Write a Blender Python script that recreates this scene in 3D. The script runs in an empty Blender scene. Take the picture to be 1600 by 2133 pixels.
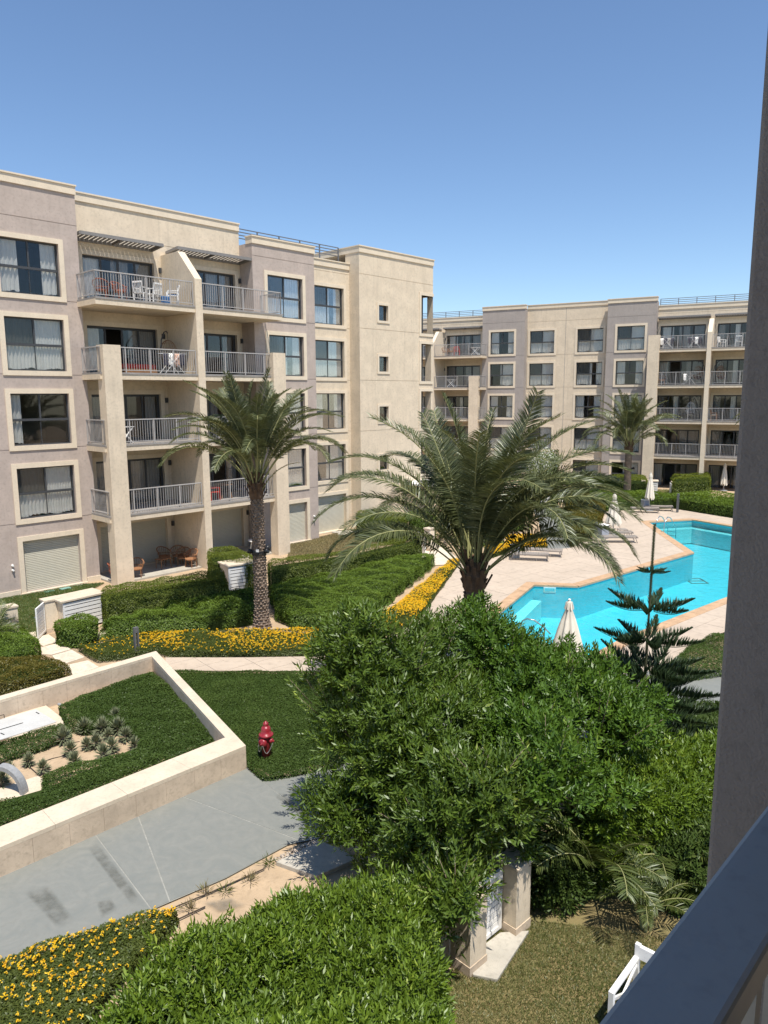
import bpy, bmesh, math, random
import numpy as np
from mathutils import Vector, Matrix

# ------------------------------------------------------------------ camera, light, exposure
sc = bpy.context.scene
col = sc.collection
F, CX, CY = 1520.0, 800.0, 1066.5            # photograph pixels (1600 x 2133)
PITCH, ROLL, EYE = math.radians(9.05), math.radians(0.27), 8.2
_R = np.array([1.0, 0, 0]); FW = np.array([0, math.cos(PITCH), -math.sin(PITCH)])
_U = np.array([0, math.sin(PITCH), math.cos(PITCH)])
CR = _R * math.cos(ROLL) - _U * math.sin(ROLL)
CU = _R * math.sin(ROLL) + _U * math.cos(ROLL)
cam_d = bpy.data.cameras.new('camera'); cam = bpy.data.objects.new('camera', cam_d); col.objects.link(cam)
cam.matrix_world = Matrix(((CR[0], CU[0], -FW[0], 0), (CR[1], CU[1], -FW[1], 0), (CR[2], CU[2], -FW[2], EYE), (0, 0, 0, 1)))
cam_d.sensor_fit = 'HORIZONTAL'; cam_d.sensor_width = 36.0; cam_d.lens = 36.0 * F / 1600.0
cam_d.clip_start = 0.05; cam_d.clip_end = 3000
sc.camera = cam

SUN_EL, SUN_AZ = math.radians(67.0), math.radians(159.0)   # azimuth clockwise from +Y
w = bpy.data.worlds.new('World'); sc.world = w; w.use_nodes = True
nt = w.node_tree; nt.nodes.clear()
sky = nt.nodes.new('ShaderNodeTexSky'); sky.sky_type = 'NISHITA'; sky.sun_disc = False
sky.sun_elevation = SUN_EL; sky.sun_rotation = SUN_AZ
sky.altitude = 50; sky.air_density = 1.0; sky.dust_density = 0.0; sky.ozone_density = 5.0
bg = nt.nodes.new('ShaderNodeBackground'); bg.inputs['Strength'].default_value = 0.125
out = nt.nodes.new('ShaderNodeOutputWorld')
nt.links.new(sky.outputs[0], bg.inputs[0]); nt.links.new(bg.outputs[0], out.inputs[0])
sd = bpy.data.lights.new('sun', 'SUN'); sd.energy = 5.0; sd.angle = math.radians(0.53); sd.color = (1.0, 0.94, 0.85)
sun = bpy.data.objects.new('sun', sd); col.objects.link(sun)
SUNV = Vector((math.sin(SUN_AZ) * math.cos(SUN_EL), math.cos(SUN_AZ) * math.cos(SUN_EL), math.sin(SUN_EL)))
sun.rotation_euler = SUNV.to_track_quat('Z', 'Y').to_euler(); sun.location = (0, -20, 60)
vs = sc.view_settings; vs.view_transform = 'Standard'; vs.look = 'None'; vs.gamma = 1.0; vs.exposure = 0.36
vs.use_curve_mapping = False
cy = sc.cycles; cy.use_denoising = True; cy.max_bounces = 8; cy.diffuse_bounces = 3; cy.glossy_bounces = 3
cy.transparent_max_bounces = 12; cy.transmission_bounces = 4; cy.caustics_reflective = False; cy.caustics_refractive = False
cy.sample_clamp_indirect = 6.0

# ------------------------------------------------------------------ helpers
def G(x, y, z=0.0):
    """photograph pixel -> point on the horizontal plane z"""
    d = FW + CR * (x - CX) / F - CU * (y - CY) / F
    t = (z - EYE) / d[2]
    return Vector((d[0] * t, d[1] * t, z))
def GP(pts, z=0.0): return [G(x, y, z).xy for x, y in pts]
def AT(x, y, depth):
    """photograph pixel -> point at world y = depth"""
    d = FW + CR * (x - CX) / F - CU * (y - CY) / F
    t = depth / d[1]
    return Vector((d[0] * t, depth, EYE + d[2] * t))

rng = np.random.default_rng(7); random.seed(7)

def tag(o, label=None, cat=None, group=None, kind=None):
    if label: o['label'] = label
    if cat: o['category'] = cat
    if group: o['group'] = group
    if kind: o['kind'] = kind
    return o
def empty(name, loc=(0, 0, 0), rz=0.0, label=None, cat=None, group=None):
    o = bpy.data.objects.new(name, None); o.location = loc; o.rotation_euler = (0, 0, rz); o.empty_display_size = 0.2
    col.objects.link(o); return tag(o, label, cat, group)
def link(name, me, parent=None, loc=None, rot=None, scale=None):
    o = bpy.data.objects.new(name, me); col.objects.link(o)
    if parent is not None: o.parent = parent
    if loc is not None: o.location = loc
    if rot is not None: o.rotation_euler = rot
    if scale is not None: o.scale = scale
    return o

class MB:
    def __init__(self): self.v = []; self.f = []; self.m = []; self.mi = 0; self.sm = []; self.s = False
    def add(self, vs, fs):
        b = len(self.v); self.v += [tuple(p) for p in vs]
        for f in fs: self.f.append([b + i for i in f]); self.m.append(self.mi); self.sm.append(self.s)
        return self
    def quad(self, a, b, c, d): return self.add([a, b, c, d], [(0, 1, 2, 3)])
    def box(self, x0, x1, y0, y1, z0, z1):
        return self.add([(x0, y0, z0), (x1, y0, z0), (x1, y1, z0), (x0, y1, z0), (x0, y0, z1), (x1, y0, z1), (x1, y1, z1), (x0, y1, z1)],
                        [(0, 3, 2, 1), (4, 5, 6, 7), (0, 1, 5, 4), (1, 2, 6, 5), (2, 3, 7, 6), (3, 0, 4, 7)])
    def obox(self, c, ax, ay, az, hx, hy, hz):
        c = Vector(c); ax = Vector(ax).normalized() * hx; ay = Vector(ay).normalized() * hy; az = Vector(az).normalized() * hz
        p = [c + i * ax + j * ay + k * az for k in (-1, 1) for i, j in ((-1, -1), (1, -1), (1, 1), (-1, 1))]
        return self.add(p, [(0, 3, 2, 1), (4, 5, 6, 7), (0, 1, 5, 4), (1, 2, 6, 5), (2, 3, 7, 6), (3, 0, 4, 7)])
    def bar(self, a, b, wd, ht=None, up=(0, 0, 1)):
        a = Vector(a); b = Vector(b); d = (b - a); up = Vector(up)
        if abs(d.normalized().dot(up)) > 0.98: up = Vector((1, 0, 0))
        s = d.cross(up).normalized(); u = s.cross(d).normalized()
        return self.obox((a + b) / 2, d, s, u, d.length / 2, wd / 2, (ht or wd) / 2)
    def tube(self, pts, r, n=8, cap=True, closed=False):
        pts = [Vector(p) for p in pts]; k = len(pts); rs = r if isinstance(r, (list, tuple)) else [r] * k
        V = []; prev = None
        for i, p in enumerate(pts):
            if closed: t = (pts[(i + 1) % k] - pts[i - 1])
            else: t = (pts[min(i + 1, k - 1)] - pts[max(i - 1, 0)])
            t.normalize()
            if prev is None:
                u = t.orthogonal().normalized()
            else:
                u = (prev - t * prev.dot(t)); u = u.normalized() if u.length > 1e-5 else t.orthogonal().normalized()
            prev = u; s = t.cross(u)
            V += [p + (u * math.cos(a) + s * math.sin(a)) * rs[i] for a in (2 * math.pi * j / n for j in range(n))]
        Fs = []
        for i in range(k if closed else k - 1):
            i2 = (i + 1) % k
            for j in range(n): Fs.append((i * n + j, i * n + (j + 1) % n, i2 * n + (j + 1) % n, i2 * n + j))
        if cap and not closed: Fs.append(tuple(range(n - 1, -1, -1))); Fs.append(tuple((k - 1) * n + j for j in range(n)))
        return self.add(V, Fs)
    def lathe(self, prof, n=16, c=(0, 0, 0), ax=(0, 0, 1), cap=True):
        c = Vector(c); ax = Vector(ax).normalized(); u = ax.orthogonal().normalized(); s = ax.cross(u)
        V = [c + ax * h + (u * math.cos(2 * math.pi * j / n) + s * math.sin(2 * math.pi * j / n)) * r for r, h in prof for j in range(n)]
        k = len(prof); Fs = [(i * n + j, i * n + (j + 1) % n, (i + 1) * n + (j + 1) % n, (i + 1) * n + j) for i in range(k - 1) for j in range(n)]
        if cap: Fs.append(tuple(range(n - 1, -1, -1))); Fs.append(tuple((k - 1) * n + j for j in range(n)))
        return self.add(V, Fs)
    def prism(self, poly, z0, z1):
        n = len(poly); A = sum(poly[i][0] * poly[(i + 1) % n][1] - poly[(i + 1) % n][0] * poly[i][1] for i in range(n))
        if A < 0: poly = list(poly)[::-1]
        V = [(p[0], p[1], z0) for p in poly] + [(p[0], p[1], z1) for p in poly]
        return self.add(V, [tuple(range(n - 1, -1, -1)), tuple(range(n, 2 * n))] + [(i, (i + 1) % n, n + (i + 1) % n, n + i) for i in range(n)])
    def mesh(self, name, mats):
        me = bpy.data.meshes.new(name); me.from_pydata(self.v, [], self.f)
        for m in (mats if isinstance(mats, (list, tuple)) else [mats]): me.materials.append(m)
        if any(self.m): me.polygons.foreach_set('material_index', self.m)
        if any(self.sm): me.polygons.foreach_set('use_smooth', self.sm)
        me.validate(); me.update(); return me
    def build(self, name, mats, parent=None, loc=None, rot=None, bevel=0.0):
        o = link(name, self.mesh(name, mats), parent, loc, rot)
        if bevel:
            md = o.modifiers.new('bevel', 'BEVEL'); md.width = bevel; md.segments = 2; md.limit_method = 'ANGLE'
        return o

def copy_tree(o, parent=None):
    c = o.copy(); col.objects.link(c); c.parent = parent
    for ch in list(o.children): copy_tree(ch, c)
    return c

# ------------------------------------------------------------------ materials
MAT = {}
def mat(name, color, rough=0.8, spec=0.3, metal=0.0, var=0.0, scale=8.0, bump=0.0, bscale=60.0, streak=0.0, col2=None, detail=6.0, coat=0.0, spots=None, distort=0.0, world=False):
    """procedural surface: two-scale mottling, optional vertical streaks, stains and bump"""
    m = bpy.data.materials.new(name); m.use_nodes = True; t = m.node_tree; N = t.nodes; L = t.links
    b = N['Principled BSDF']; b.inputs['Roughness'].default_value = rough; b.inputs['Specular IOR Level'].default_value = spec
    b.inputs['Metallic'].default_value = metal; b.inputs['Coat Weight'].default_value = coat
    c = (*color, 1.0); b.inputs['Base Color'].default_value = c
    tc = N.new('ShaderNodeTexCoord')
    if world:
        geo = N.new('ShaderNodeNewGeometry'); co = geo.outputs['Position']
    else: co = tc.outputs['Object']
    cur = None
    def mixc(fac, c1, c2, mode='MIX'):
        x = N.new('ShaderNodeMix'); x.data_type = 'RGBA'; x.blend_type = mode
        L.new(fac, x.inputs[0])
        for s, v in ((x.inputs[6], c1), (x.inputs[7], c2)):
            if hasattr(v, 'type') and not isinstance(v, tuple): L.new(v, s)
            else: s.default_value = v
        return x.outputs[2]
    def noise(sc_, det=detail, vec=None, rough_=0.6, dist=0.0):
        n = N.new('ShaderNodeTexNoise'); n.inputs['Scale'].default_value = sc_; n.inputs['Detail'].default_value = det
        n.inputs['Roughness'].default_value = rough_; n.inputs['Distortion'].default_value = dist
        L.new(vec or co, n.inputs['Vector']); return n.outputs['Fac']
    def ramp(f, a, bb):
        r = N.new('ShaderNodeMapRange'); r.inputs[1].default_value = a; r.inputs[2].default_value = bb; L.new(f, r.inputs[0]); return r.outputs[0]
    if var or col2:
        c2 = (*(col2 if col2 else tuple(max(0, k * (1 - var)) for k in color)), 1.0)
        c1 = c if col2 else (*tuple(min(1, k * (1 + var * .6)) for k in color), 1.0)
        cur = mixc(ramp(noise(scale, dist=distort), 0.32, 0.68), c1, c2)
        dark = tuple(k * 0.86 for k in c2[:3]) + (1.0,)
        cur = mixc(ramp(noise(scale * 7.3, 4), 0.5, 0.8), cur, dark)
    if streak:
        mp = N.new('ShaderNodeMapping'); mp.inputs['Scale'].default_value = (2.4, 2.4, 0.16); L.new(co, mp.inputs['Vector'])
        f = ramp(noise(1.6, 8, mp.outputs[0], 0.7), 0.52, 0.78)
        mm = N.new('ShaderNodeMath'); mm.operation = 'MULTIPLY'; mm.inputs[1].default_value = streak; L.new(f, mm.inputs[0])
        cur = mixc(mm.outputs[0], cur if cur else c, tuple(k * 0.62 for k in color) + (1.0,))
    if spots:
        f = ramp(noise(spots[0], 3), spots[1], spots[1] + 0.08)
        cur = mixc(f, cur if cur else c, (*spots[2], 1.0))
    if cur: L.new(cur, b.inputs['Base Color'])
    if bump:
        bn = N.new('ShaderNodeBump'); bn.inputs['Strength'].default_value = min(1.0, bump); bn.inputs['Distance'].default_value = 0.012
        L.new(noise(bscale, 5), bn.inputs['Height']); L.new(bn.outputs[0], b.inputs['Normal'])
    MAT[name] = m; return m

def leaf_mat(name, c1, c2, c3=None, trans=0.35, gloss=0.08, rough=0.45):
    """leaf blade: colour differs leaf by leaf (face attribute), lets some light through"""
    m = bpy.data.materials.new(name); m.use_nodes = True; t = m.node_tree; N = t.nodes; L = t.links; N.clear()
    at = N.new('ShaderNodeAttribute'); at.attribute_name = 'rnd'
    cr = N.new('ShaderNodeValToRGB'); e = cr.color_ramp.elements
    e[0].position = 0.0; e[0].color = (*c1, 1); e[1].position = 0.85; e[1].color = (*c2, 1)
    if c3: k = cr.color_ramp.elements.new(1.0); k.color = (*c3, 1)
    L.new(at.outputs['Fac'], cr.inputs[0])
    d = N.new('ShaderNodeBsdfDiffuse'); tr = N.new('ShaderNodeBsdfTranslucent'); gl = N.new('ShaderNodeBsdfGlossy')
    hs = N.new('ShaderNodeHueSaturation'); hs.inputs['Value'].default_value = 1.15; hs.inputs['Hue'].default_value = 0.485; hs.inputs['Saturation'].default_value = 1.12
    L.new(cr.outputs[0], hs.inputs['Color']); L.new(cr.outputs[0], d.inputs[0]); L.new(hs.outputs[0], tr.inputs[0])
    gl.inputs['Roughness'].default_value = rough; gl.inputs['Color'].default_value = (0.85, 0.9, 0.85, 1)
    m1 = N.new('ShaderNodeMixShader'); m1.inputs[0].default_value = trans; L.new(d.outputs[0], m1.inputs[1]); L.new(tr.outputs[0], m1.inputs[2])
    m2 = N.new('ShaderNodeMixShader'); m2.inputs[0].default_value = gloss; L.new(m1.outputs[0], m2.inputs[1]); L.new(gl.outputs[0], m2.inputs[2])
    o = N.new('ShaderNodeOutputMaterial'); L.new(m2.outputs[0], o.inputs[0]); MAT[name] = m; return m

def pane_mat(name, tint=(0.55, 0.6, 0.62), refl=1.0):
    m = bpy.data.materials.new(name); m.use_nodes = True; t = m.node_tree; N = t.nodes; L = t.links; N.clear()
    fr = N.new('ShaderNodeFresnel'); fr.inputs['IOR'].default_value = 1.6
    ti = N.new('ShaderNodeBsdfTransparent'); ti.inputs[0].default_value = (*tint, 1)
    gl = N.new('ShaderNodeBsdfGlossy'); gl.inputs['Roughness'].default_value = 0.03; gl.inputs[0].default_value = (.95, .97, 1, 1)
    ml = N.new('ShaderNodeMath'); ml.operation = 'MULTIPLY'; ml.inputs[1].default_value = refl; L.new(fr.outputs[0], ml.inputs[0])
    mx = N.new('ShaderNodeMixShader'); L.new(ml.outputs[0], mx.inputs[0]); L.new(ti.outputs[0], mx.inputs[1]); L.new(gl.outputs[0], mx.inputs[2])
    o = N.new('ShaderNodeOutputMaterial'); L.new(mx.outputs[0], o.inputs[0]); MAT[name] = m; return m

mat('cream', (0.68, 0.575, 0.435), 0.9, 0.1, var=0.10, scale=1.3, bump=0.25, bscale=90, streak=0.5)
mat('cream_plain', (0.71, 0.61, 0.47), 0.85, 0.15, var=0.06, scale=2.5, bump=0.15, bscale=90, streak=0.12)
mat('mauve', (0.47, 0.395, 0.345), 0.9, 0.1, var=0.13, scale=1.2, bump=0.3, bscale=90, streak=0.42)
mat('mauve_grey', (0.375, 0.335, 0.305), 0.9, 0.1, var=0.10, scale=1.2, bump=0.3, bscale=90, streak=0.42)
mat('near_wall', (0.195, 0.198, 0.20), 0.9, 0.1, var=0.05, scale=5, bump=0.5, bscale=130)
mat('room', (0.34, 0.31, 0.28), 0.9, 0.1, var=0.05, scale=1.0)
mat('slab_edge', (0.30, 0.28, 0.26), 0.8, 0.2, var=0.18, scale=3)
mat('frame_dark', (0.055, 0.058, 0.062), 0.45, 0.4, var=0.06, scale=3)
mat('rail_paint', (0.40, 0.38, 0.36), 0.45, 0.4, var=0.06, scale=4)
mat('roof_rail', (0.14, 0.145, 0.16), 0.5, 0.4, var=0.05, scale=4)
mat('louvre', (0.22, 0.21, 0.20), 0.6, 0.3, var=0.08, scale=4)
mat('shutter', (0.56, 0.53, 0.43), 0.6, 0.3, var=0.05, scale=3)
mat('curtain', (0.86, 0.83, 0.77), 0.95, 0.05, var=0.06, scale=5)
mat('curtain_grey', (0.36, 0.34, 0.32), 0.95, 0.05, var=0.06, scale=5)
pane_mat('pane', (0.94, 0.95, 0.95), 0.55); pane_mat('pane_dark', (0.60, 0.61, 0.61), 0.6)
mat('stone_cap', (0.61, 0.515, 0.395), 0.75, 0.2, var=0.12, scale=2.2, bump=0.2, bscale=40, world=True, detail=9)
mat('stone_face', (0.56, 0.455, 0.345), 0.85, 0.15, var=0.20, scale=1.6, bump=0.35, bscale=30, streak=0.25, world=True, spots=(1.1, 0.66, (0.42, 0.32, 0.22)))
mat('travertine', (0.66, 0.57, 0.45), 0.8, 0.2, var=0.22, scale=2.5, bump=0.5, bscale=18, world=True, distort=1.5)
mat('deck', (0.49, 0.405, 0.318), 0.8, 0.2, var=0.10, scale=0.55, bump=0.12, bscale=60, world=True, detail=8)
mat('coping', (0.50, 0.33, 0.20), 0.8, 0.2, var=0.20, scale=2.2, bump=0.3, bscale=50, world=True)
mat('concrete_path', (0.185, 0.196, 0.182), 0.6, 0.3, var=0.2, scale=1.5, bump=0.4, bscale=7, world=True, distort=3.5, detail=10, col2=(0.222, 0.226, 0.205))
mat('pine_bark', (0.075, 0.075, 0.04), 0.9, 0.1, var=0.3, scale=8)
mat('concrete_pale', (0.44, 0.41, 0.35), 0.8, 0.2, var=0.15, scale=2, bump=0.3, bscale=40, world=True)
mat('joint_white', (0.30, 0.30, 0.27), 0.9, 0.1, var=0.2, scale=4, world=True)
mat('stain', (0.180, 0.182, 0.165), 0.7, 0.2, var=0.2, scale=3, world=True)
mat('sand', (0.46, 0.345, 0.228), 0.95, 0.05, var=0.16, scale=1.4, bump=0.8, bscale=25, world=True, detail=9)
mat('soil', (0.36, 0.27, 0.18), 0.95, 0.05, var=0.2, scale=1.2, bump=0.8, bscale=20, world=True)
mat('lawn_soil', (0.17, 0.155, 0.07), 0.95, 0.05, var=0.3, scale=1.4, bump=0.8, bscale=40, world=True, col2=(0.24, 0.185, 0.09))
mat('gravel', (0.50, 0.42, 0.34), 0.9, 0.1, var=0.25, scale=30, world=True)
mat('hedge_core', (0.035, 0.055, 0.015), 0.95, 0.05, var=0.4, scale=6)
mat('bark', (0.17, 0.125, 0.095), 0.95, 0.1, var=0.3, scale=6, bump=0.8, bscale=30)
mat('bark_light', (0.26, 0.20, 0.155), 0.95, 0.1, var=0.3, scale=6, bump=0.8, bscale=30)
mat('palm_boot', (0.15, 0.095, 0.06), 0.9, 0.1, var=0.35, scale=7, bump=0.6, bscale=40)
mat('rachis', (0.30, 0.30, 0.13), 0.6, 0.3, var=0.15, scale=4)
mat('twig', (0.16, 0.13, 0.07), 0.9, 0.1, var=0.2, scale=6)
mat('white_paint', (0.78, 0.77, 0.74), 0.45, 0.4, var=0.03, scale=3)
mat('white_plastic', (0.80, 0.79, 0.76), 0.4, 0.4, var=0.02, scale=3)
mat('black_gap', (0.02, 0.02, 0.022), 0.8, 0.2, var=0.05, scale=3)
mat('hydrant_red', (0.26, 0.018, 0.026), 0.35, 0.5, var=0.14, scale=9, coat=0.2)
mat('steel', (0.55, 0.55, 0.55), 0.25, 0.5, metal=0.9, var=0.05, scale=5)
mat('chain', (0.42, 0.40, 0.38), 0.4, 0.5, metal=0.7, var=0.05, scale=5)
mat('bollard_grey', (0.115, 0.12, 0.125), 0.5, 0.4, var=0.08, scale=5)
mat('black_plastic', (0.018, 0.018, 0.02), 0.4, 0.4, var=0.05, scale=5)
mat('galvanised', (0.33, 0.335, 0.335), 0.6, 0.4, metal=0.15, var=0.18, scale=14)
mat('wicker', (0.30, 0.15, 0.075), 0.8, 0.2, var=0.2, scale=12)
mat('wicker_red', (0.30, 0.10, 0.06), 0.8, 0.2, var=0.25, scale=25)
mat('lounger_mesh', (0.30, 0.265, 0.23), 0.8, 0.2, var=0.08, scale=12)
mat('lounger_frame', (0.24, 0.21, 0.185), 0.5, 0.4, var=0.05, scale=6)
mat('canvas', (0.72, 0.665, 0.565), 0.95, 0.05, var=0.06, scale=4, streak=0.1)
mat('pole_alu', (0.62, 0.58, 0.50), 0.5, 0.4, var=0.05, scale=5)
mat('cushion_blue', (0.055, 0.14, 0.30), 0.9, 0.1, var=0.1, scale=6)
mat('cushion_grey', (0.36, 0.38, 0.42), 0.9, 0.1, var=0.1, scale=6)
mat('cloth_red', (0.45, 0.05, 0.04), 0.9, 0.1, var=0.2, scale=14)
mat('cloth_dark', (0.04, 0.04, 0.06), 0.9, 0.1, var=0.2, scale=14)
mat('cloth_pink', (0.55, 0.36, 0.28), 0.9, 0.1, var=0.2, scale=14)
mat('valve_green', (0.20, 0.36, 0.31), 0.6, 0.3, var=0.1, scale=6)
mat('hatch_white', (0.50, 0.50, 0.48), 0.6, 0.3, var=0.08, scale=3)
mat('rail_blue', (0.265, 0.295, 0.295), 0.45, 0.5, var=0.06, scale=6, bump=0.05, bscale=80)
mat('pipe_black', (0.05, 0.04, 0.035), 0.7, 0.2, var=0.1, scale=6)
mat('wood_brown', (0.25, 0.13, 0.06), 0.6, 0.3, var=0.2, scale=8)
leaf_mat('leaf_bush', (0.07, 0.125, 0.01), (0.175, 0.27, 0.024), (0.36, 0.44, 0.07), 0.3, 0.05)
leaf_mat('leaf_tree', (0.04, 0.08, 0.008), (0.125, 0.195, 0.024), (0.33, 0.41, 0.08), 0.26, 0.04)
leaf_mat('leaf_tree_b', (0.036, 0.085, 0.008), (0.112, 0.205, 0.022), (0.27, 0.39, 0.06), 0.26, 0.04)
leaf_mat('leaf_hedge', (0.085, 0.115, 0.018), (0.17, 0.205, 0.038), (0.23, 0.26, 0.055), 0.3, 0.02)
leaf_mat('leaf_shrub', (0.085, 0.145, 0.02), (0.165, 0.24, 0.04), (0.21, 0.27, 0.05), 0.3, 0.02)
leaf_mat('leaf_olive', (0.085, 0.08, 0.014), (0.17, 0.14, 0.024), (0.24, 0.15, 0.03), 0.3, 0.03)
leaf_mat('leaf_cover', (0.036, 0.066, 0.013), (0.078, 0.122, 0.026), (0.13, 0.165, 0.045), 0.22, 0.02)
leaf_mat('leaf_bed', (0.06, 0.085, 0.016), (0.12, 0.145, 0.03), (0.16, 0.17, 0.05), 0.3, 0.03)
leaf_mat('leaf_grass', (0.10, 0.125, 0.030), (0.20, 0.20, 0.075), (0.30, 0.26, 0.13), 0.25, 0.04)
leaf_mat('leaf_lawn', (0.050, 0.10, 0.020), (0.11, 0.165, 0.035), (0.15, 0.19, 0.05), 0.25, 0.04)
leaf_mat('leaf_drygrass', (0.15, 0.125, 0.06), (0.22, 0.18, 0.09), (0.14, 0.15, 0.05), 0.2, 0.03)
leaf_mat('petal', (0.72, 0.38, 0.008), (0.82, 0.56, 0.02), (0.86, 0.68, 0.1), 0.3, 0.02)
leaf_mat('petal_red', (0.60, 0.03, 0.03), (0.7, 0.05, 0.04), None, 0.3, 0.03)
leaf_mat('petal_white', (0.70, 0.70, 0.62), (0.8, 0.8, 0.72), None, 0.3, 0.03)
leaf_mat('palm_leaf', (0.07, 0.085, 0.03), (0.14, 0.155, 0.062), (0.22, 0.22, 0.1), 0.26, 0.05)
leaf_mat('palm_leaf_near', (.068, .086, .030), (.145, .160, .062), (.26, .26, .11), .26, .06)
leaf_mat('palm_dry', (0.17, 0.12, 0.07), (0.25, 0.18, 0.1), None, 0.2, 0.02)
leaf_mat('areca', (0.06, 0.085, 0.02), (0.13, 0.165, 0.036), (0.22, 0.26, 0.05), 0.35, 0.05)
leaf_mat('yucca', (0.15, 0.17, 0.095), (0.26, 0.28, 0.165), (0.36, 0.37, 0.23), 0.15, 0.05)
leaf_mat('pine', (0.020, 0.042, 0.018), (0.052, 0.085, 0.030), (0.10, 0.13, 0.05), 0.15, 0.05)

def stain_mat():
    """damp patch: darkens the concrete under it, soft towards its rim"""
    m = bpy.data.materials.new('damp'); m.use_nodes = True; t = m.node_tree; N = t.nodes; L = t.links; N.clear()
    tc = N.new('ShaderNodeTexCoord'); sx = N.new('ShaderNodeSeparateXYZ'); L.new(tc.outputs['UV'], sx.inputs[0])
    def edge(o):
        a = N.new('ShaderNodeMath'); a.operation = 'SUBTRACT'; a.inputs[1].default_value = .5; L.new(o, a.inputs[0]); b = N.new('ShaderNodeMath'); b.operation = 'ABSOLUTE'; L.new(a.outputs[0], b.inputs[0])
        r = N.new('ShaderNodeMapRange'); r.inputs[1].default_value = .5; r.inputs[2].default_value = .28; L.new(b.outputs[0], r.inputs[0]); return r.outputs[0]
    m1 = N.new('ShaderNodeMath'); m1.operation = 'MULTIPLY'; L.new(edge(sx.outputs[0]), m1.inputs[0]); L.new(edge(sx.outputs[1]), m1.inputs[1])
    g = N.new('ShaderNodeNewGeometry'); n = N.new('ShaderNodeTexNoise'); n.inputs['Scale'].default_value = 6; n.inputs['Detail'].default_value = 6; L.new(g.outputs['Position'], n.inputs[0])
    r = N.new('ShaderNodeMapRange'); r.inputs[1].default_value = .3; r.inputs[2].default_value = .7; r.inputs[3].default_value = .08; r.inputs[4].default_value = .55; L.new(n.outputs[0], r.inputs[0])
    m2 = N.new('ShaderNodeMath'); m2.operation = 'MULTIPLY'; L.new(m1.outputs[0], m2.inputs[0]); L.new(r.outputs[0], m2.inputs[1])
    tr = N.new('ShaderNodeBsdfTransparent'); d = N.new('ShaderNodeBsdfDiffuse'); d.inputs[0].default_value = (.145, .148, .13, 1); x = N.new('ShaderNodeMixShader')
    L.new(m2.outputs[0], x.inputs[0]); L.new(tr.outputs[0], x.inputs[1]); L.new(d.outputs[0], x.inputs[2]); o = N.new('ShaderNodeOutputMaterial'); L.new(x.outputs[0], o.inputs[0]); MAT['damp'] = m
stain_mat()
# ------------------------------------------------------------------ buildings
FH = 3.06
def zf(k): return 0.06 + FH * k                # floor level of storey k
def wz(k): return 2.97 + FH * (k - 1)          # lower edge of a window surround on storey k

def wall_mesh(mb, s0, s1, z0, z1, off, openings=(), grooves=(), back=None, top=True):
    """wall front with real openings and recessed joints; local x = along, -y = outward"""
    y = -off
    xs = sorted({s0, s1, *[a for o in openings for a in o[:2]]} & {v for v in [s0, s1] + [a for o in openings for a in o[:2]] if s0 <= v <= s1})
    zg = [(g - .014, g + .014) for g in grooves if z0 < g < z1]
    zs = sorted({z0, z1, *[a for o in openings for a in o[2:4]], *[a for g in zg for a in g]})
    zs = [v for v in zs if z0 <= v <= z1]
    nx, nz = len(xs) - 1, len(zs) - 1
    D = {}
    for i in range(nx):
        for j in range(nz):
            cx, cz = (xs[i] + xs[i + 1]) / 2, (zs[j] + zs[j + 1]) / 2; d = 0.0; openc = False
            for g in zg:
                if g[0] < cz < g[1]: d = 0.022
            for o in openings:
                if o[0] < cx < o[1] and o[2] < cz < o[3]: d = o[4]; openc = True
            D[i, j] = (d, openc)
            if not openc:
                mb.quad((xs[i], y + d, zs[j]), (xs[i + 1], y + d, zs[j]), (xs[i + 1], y + d, zs[j + 1]), (xs[i], y + d, zs[j + 1]))
    for (i, j), (d, _) in D.items():
        if (i + 1, j) in D and abs(D[i + 1, j][0] - d) > 1e-6:
            e = D[i + 1, j][0]; x = xs[i + 1]
            mb.quad((x, y + d, zs[j]), (x, y + e, zs[j]), (x, y + e, zs[j + 1]), (x, y + d, zs[j + 1]))
        if (i, j + 1) in D and abs(D[i, j + 1][0] - d) > 1e-6:
            e = D[i, j + 1][0]; z = zs[j + 1]
            mb.quad((xs[i], y + d, z), (xs[i + 1], y + d, z), (xs[i + 1], y + e, z), (xs[i], y + e, z))
    for j in range(nz):                                     # an opening that runs to the edge still needs its jamb
        for i, x in ((0, s0), (nx - 1, s1)):
            if D[i, j][1]: mb.quad((x, y, zs[j]), (x, y + D[i, j][0], zs[j]), (x, y + D[i, j][0], zs[j + 1]), (x, y, zs[j + 1]))
    if back is not None:
        yb = -back
        mb.quad((s0, yb, z0), (s0, y, z0), (s0, y, z1), (s0, yb, z1)); mb.quad((s1, y, z0), (s1, yb, z0), (s1, yb, z1), (s1, y, z1))
    if top: mb.quad((s0, y, z1), (s1, y, z1), (s1, y + 0.45, z1), (s0, y + 0.45, z1))

_cache = {}
def cached(key, fn, mats):
    if key not in _cache: _cache[key] = fn().mesh(key if isinstance(key, str) else str(key[0]), mats)
    return _cache[key]

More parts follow.
